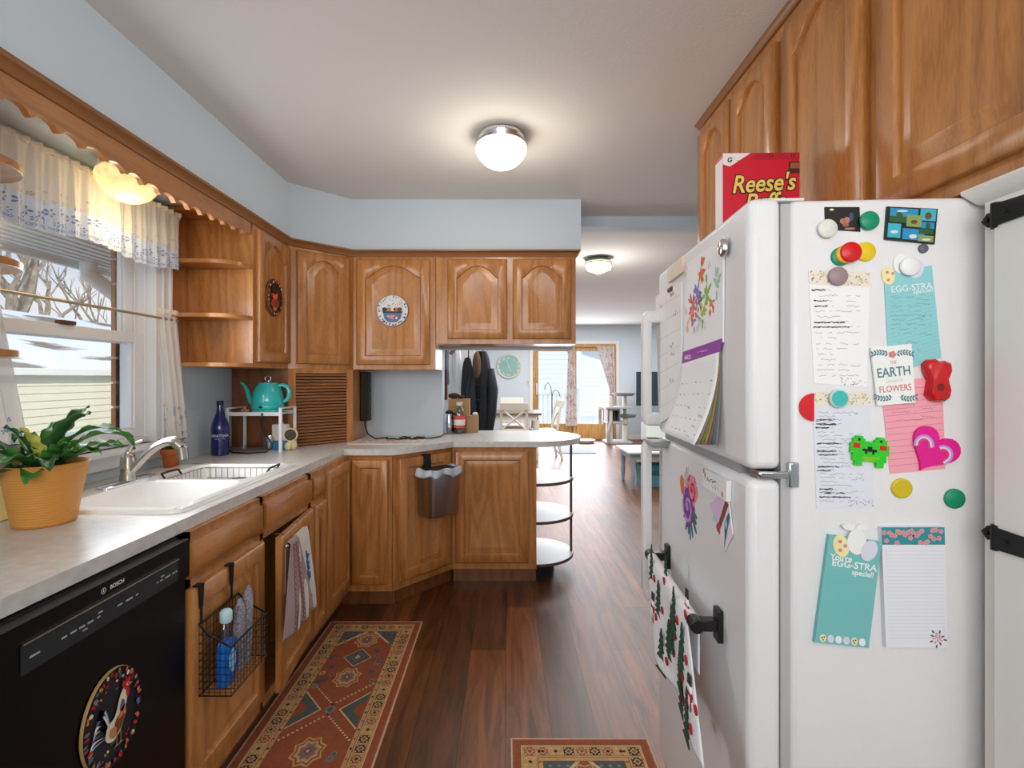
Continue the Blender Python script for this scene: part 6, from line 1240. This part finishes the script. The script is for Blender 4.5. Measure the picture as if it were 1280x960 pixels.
tag(MB().hprism([(.25+.42*math.cos(a)*(1+.12*math.sin(a*3)), .2+.3*math.sin(a)*(1+.15*math.cos(a*4))) for a in [2*PI*i/36 for i in range(36)]], 0, .03).build('play_mat', mat('green_plush', '#a8d69c', .95, bump=.8, bscale=120), M=frame(2.55, 9.1, .0005), bev=.01), 'pale green play mat on the floor in front of the television', 'mat')
tag(MB().box(0, .66, 0, .75, 0, .012).build('floor_mat', mat('grey_floor_mat', '#9b9da3', .9, bump=.5, bscale=150), M=frame(.92, 8.62, .0005), bev=.003), 'flat grey mat on the floor before the patio doors', 'mat')
tag(MB().lathe([(.12, 0), (.16, .02), (.17, .06), (.155, .06), (.13, .03)], ex=1.2).build('pet_bowl', mat('pet_bowl_white', '#e6e4de', .5), M=frame(1.62, 10.1, .0005)), 'white shallow pet bowl on the floor by the patio doors', 'bowl')
# open door with coats at the left of the pass-through
dd = bpy.data.objects.new('door_2', None); COL.objects.link(dd); struct(dd); dd.matrix_local = frame(-.66, 5.2, 0, 0)
MB().box(0, .34, 0, .035, .01, 2.03).build('door_leaf', WHITE, dd, bev=.003)
m = MB()
for z0_, z1_ in ((.15, .9), (1.05, 1.9)): m.box(.06, .28, -.004, 0, z0_, z1_)
m.build('door_panel', WHITE, dd, bev=.006)
h = thing('coat_hooks', 'white over-door hook rail carrying the coats left of the pass-through', 'hook rail', frame(-.66, 5.2, 0)); MB().box(.0, .46, -.02, -.0045, 1.74, 1.79).box(.06, .1, -.02, .037, 2.025, 2.034).box(.06, .1, -.02, -.008, 1.74, 2.03).build('rail', WHITE, h, bev=.002)
for x in (.05, .15, .27, .42): MB().tube([(x, -.02, 1.75), (x, -.06, 1.73), (x, -.085, 1.745), (x, -.09, 1.77)], .006, 6).build('hook', IRON, h)
def coat(x, y, w_, dpt, z0_, z1_, m_, label, name, extra=None, seed=1, hk=None):
    t = thing(name, label, 'coat' if name != 'scarf' else 'scarf', frame(x, y, 0)); ls = []
    for i in range(15):
        u = i/14; z = z1_+(z0_-z1_)*u; ww = w_*(.42+.5*min(1, u*5)**.6)*(1+.10*math.sin(u*7+seed))*(1-.12*(u > .95)); ls.append([(ww/2*math.cos(a)*(1+.07*math.sin(5*a+seed)), dpt/2*math.sin(a)*(1+.12*math.sin(7*a+u*3)), z) for a in [2*PI*k_/26 for k_ in range(26)]])
    MB().loops(ls, smooth=True).build('body', m_, t)
    if hk is not None: MB().tube([(0, 0, z1_-.03), (hk[0]*.5, hk[1]*.6, z1_+.02), (hk[0], hk[1], 1.752), (hk[0]+.006, hk[1], 1.752), (.01, 0, z1_-.03)], .004, 6).build('hanging_loop', m_, t)
    if extra: extra(t)
    return t
PUF = mat('black_puffer', '#171a20', .5); FUR = mat('brown_fur', '#6a5138', .95, bump=1, bscale=120)
def hood(t):
    MB().sph((-.05, -.06, 1.44), (.045, .05, .14)).build('fur_trim', FUR, t); 
    for s_ in (-1, 1): MB().tube([(s_*.07, 0, 1.4), (s_*.105, -.03, 1.2), (s_*.09, -.05, .95), (s_*.07, -.05, .8)], [.05, .055, .05, .04], 10).build('sleeve', PUF, t)
    for z in (1.25, 1.1, .95, .8): MB().box(-.1, .1, -.085, -.08, z, z+.006).build('seam', BLACKM, t)
coat(-.232, 4.95, .19, .14, .45, 1.58, PUF, 'black padded coat with brown fur hood at the right of the coats', 'coat', hood, 2, (-.008, .165))
coat(-.385, 5.03, .13, .07, .9, 1.52, mat('charcoal_wool', '#34373c', .9), 'charcoal coat hanging between the white and black coats', 'coat', None, 4, (.005, .085))
coat(-.50, 5.06, .10, .07, .8, 1.68, mat('white_jacket', '#eceef0', .7), 'white jacket hanging left of the charcoal coat', 'coat', None, 6, (-.01, .055))
def strap(t): MB().box(-.03, .03, -.065, -.06, 1.1, 1.4).build('lining', mat('dark_red_lining', '#5c3f44', .9), t)
coat(-.60, 4.92, .08, .1, 1.25, 1.70, mat('grey_plaid', '#6f7078', .9), 'grey jacket at the far left of the hanging coats', 'coat', strap, 1, (-.01, .195))
m = MB(); m.tube([(-.03, 0, 1.55), (.02, -.02, 1.62), (.07, -.02, 1.68), (.09, 0, 1.73), (.03, .2, 1.752), (.008, .255, 1.755)], [.02, .024, .02, .010, .005, .004], 10); tag(m.build('umbrella', mat('mauve_umbrella', '#8e6f78', .7), M=frame(-.51, 4.86, 0)), 'mauve folded umbrella hanging above the white jacket', 'umbrella')
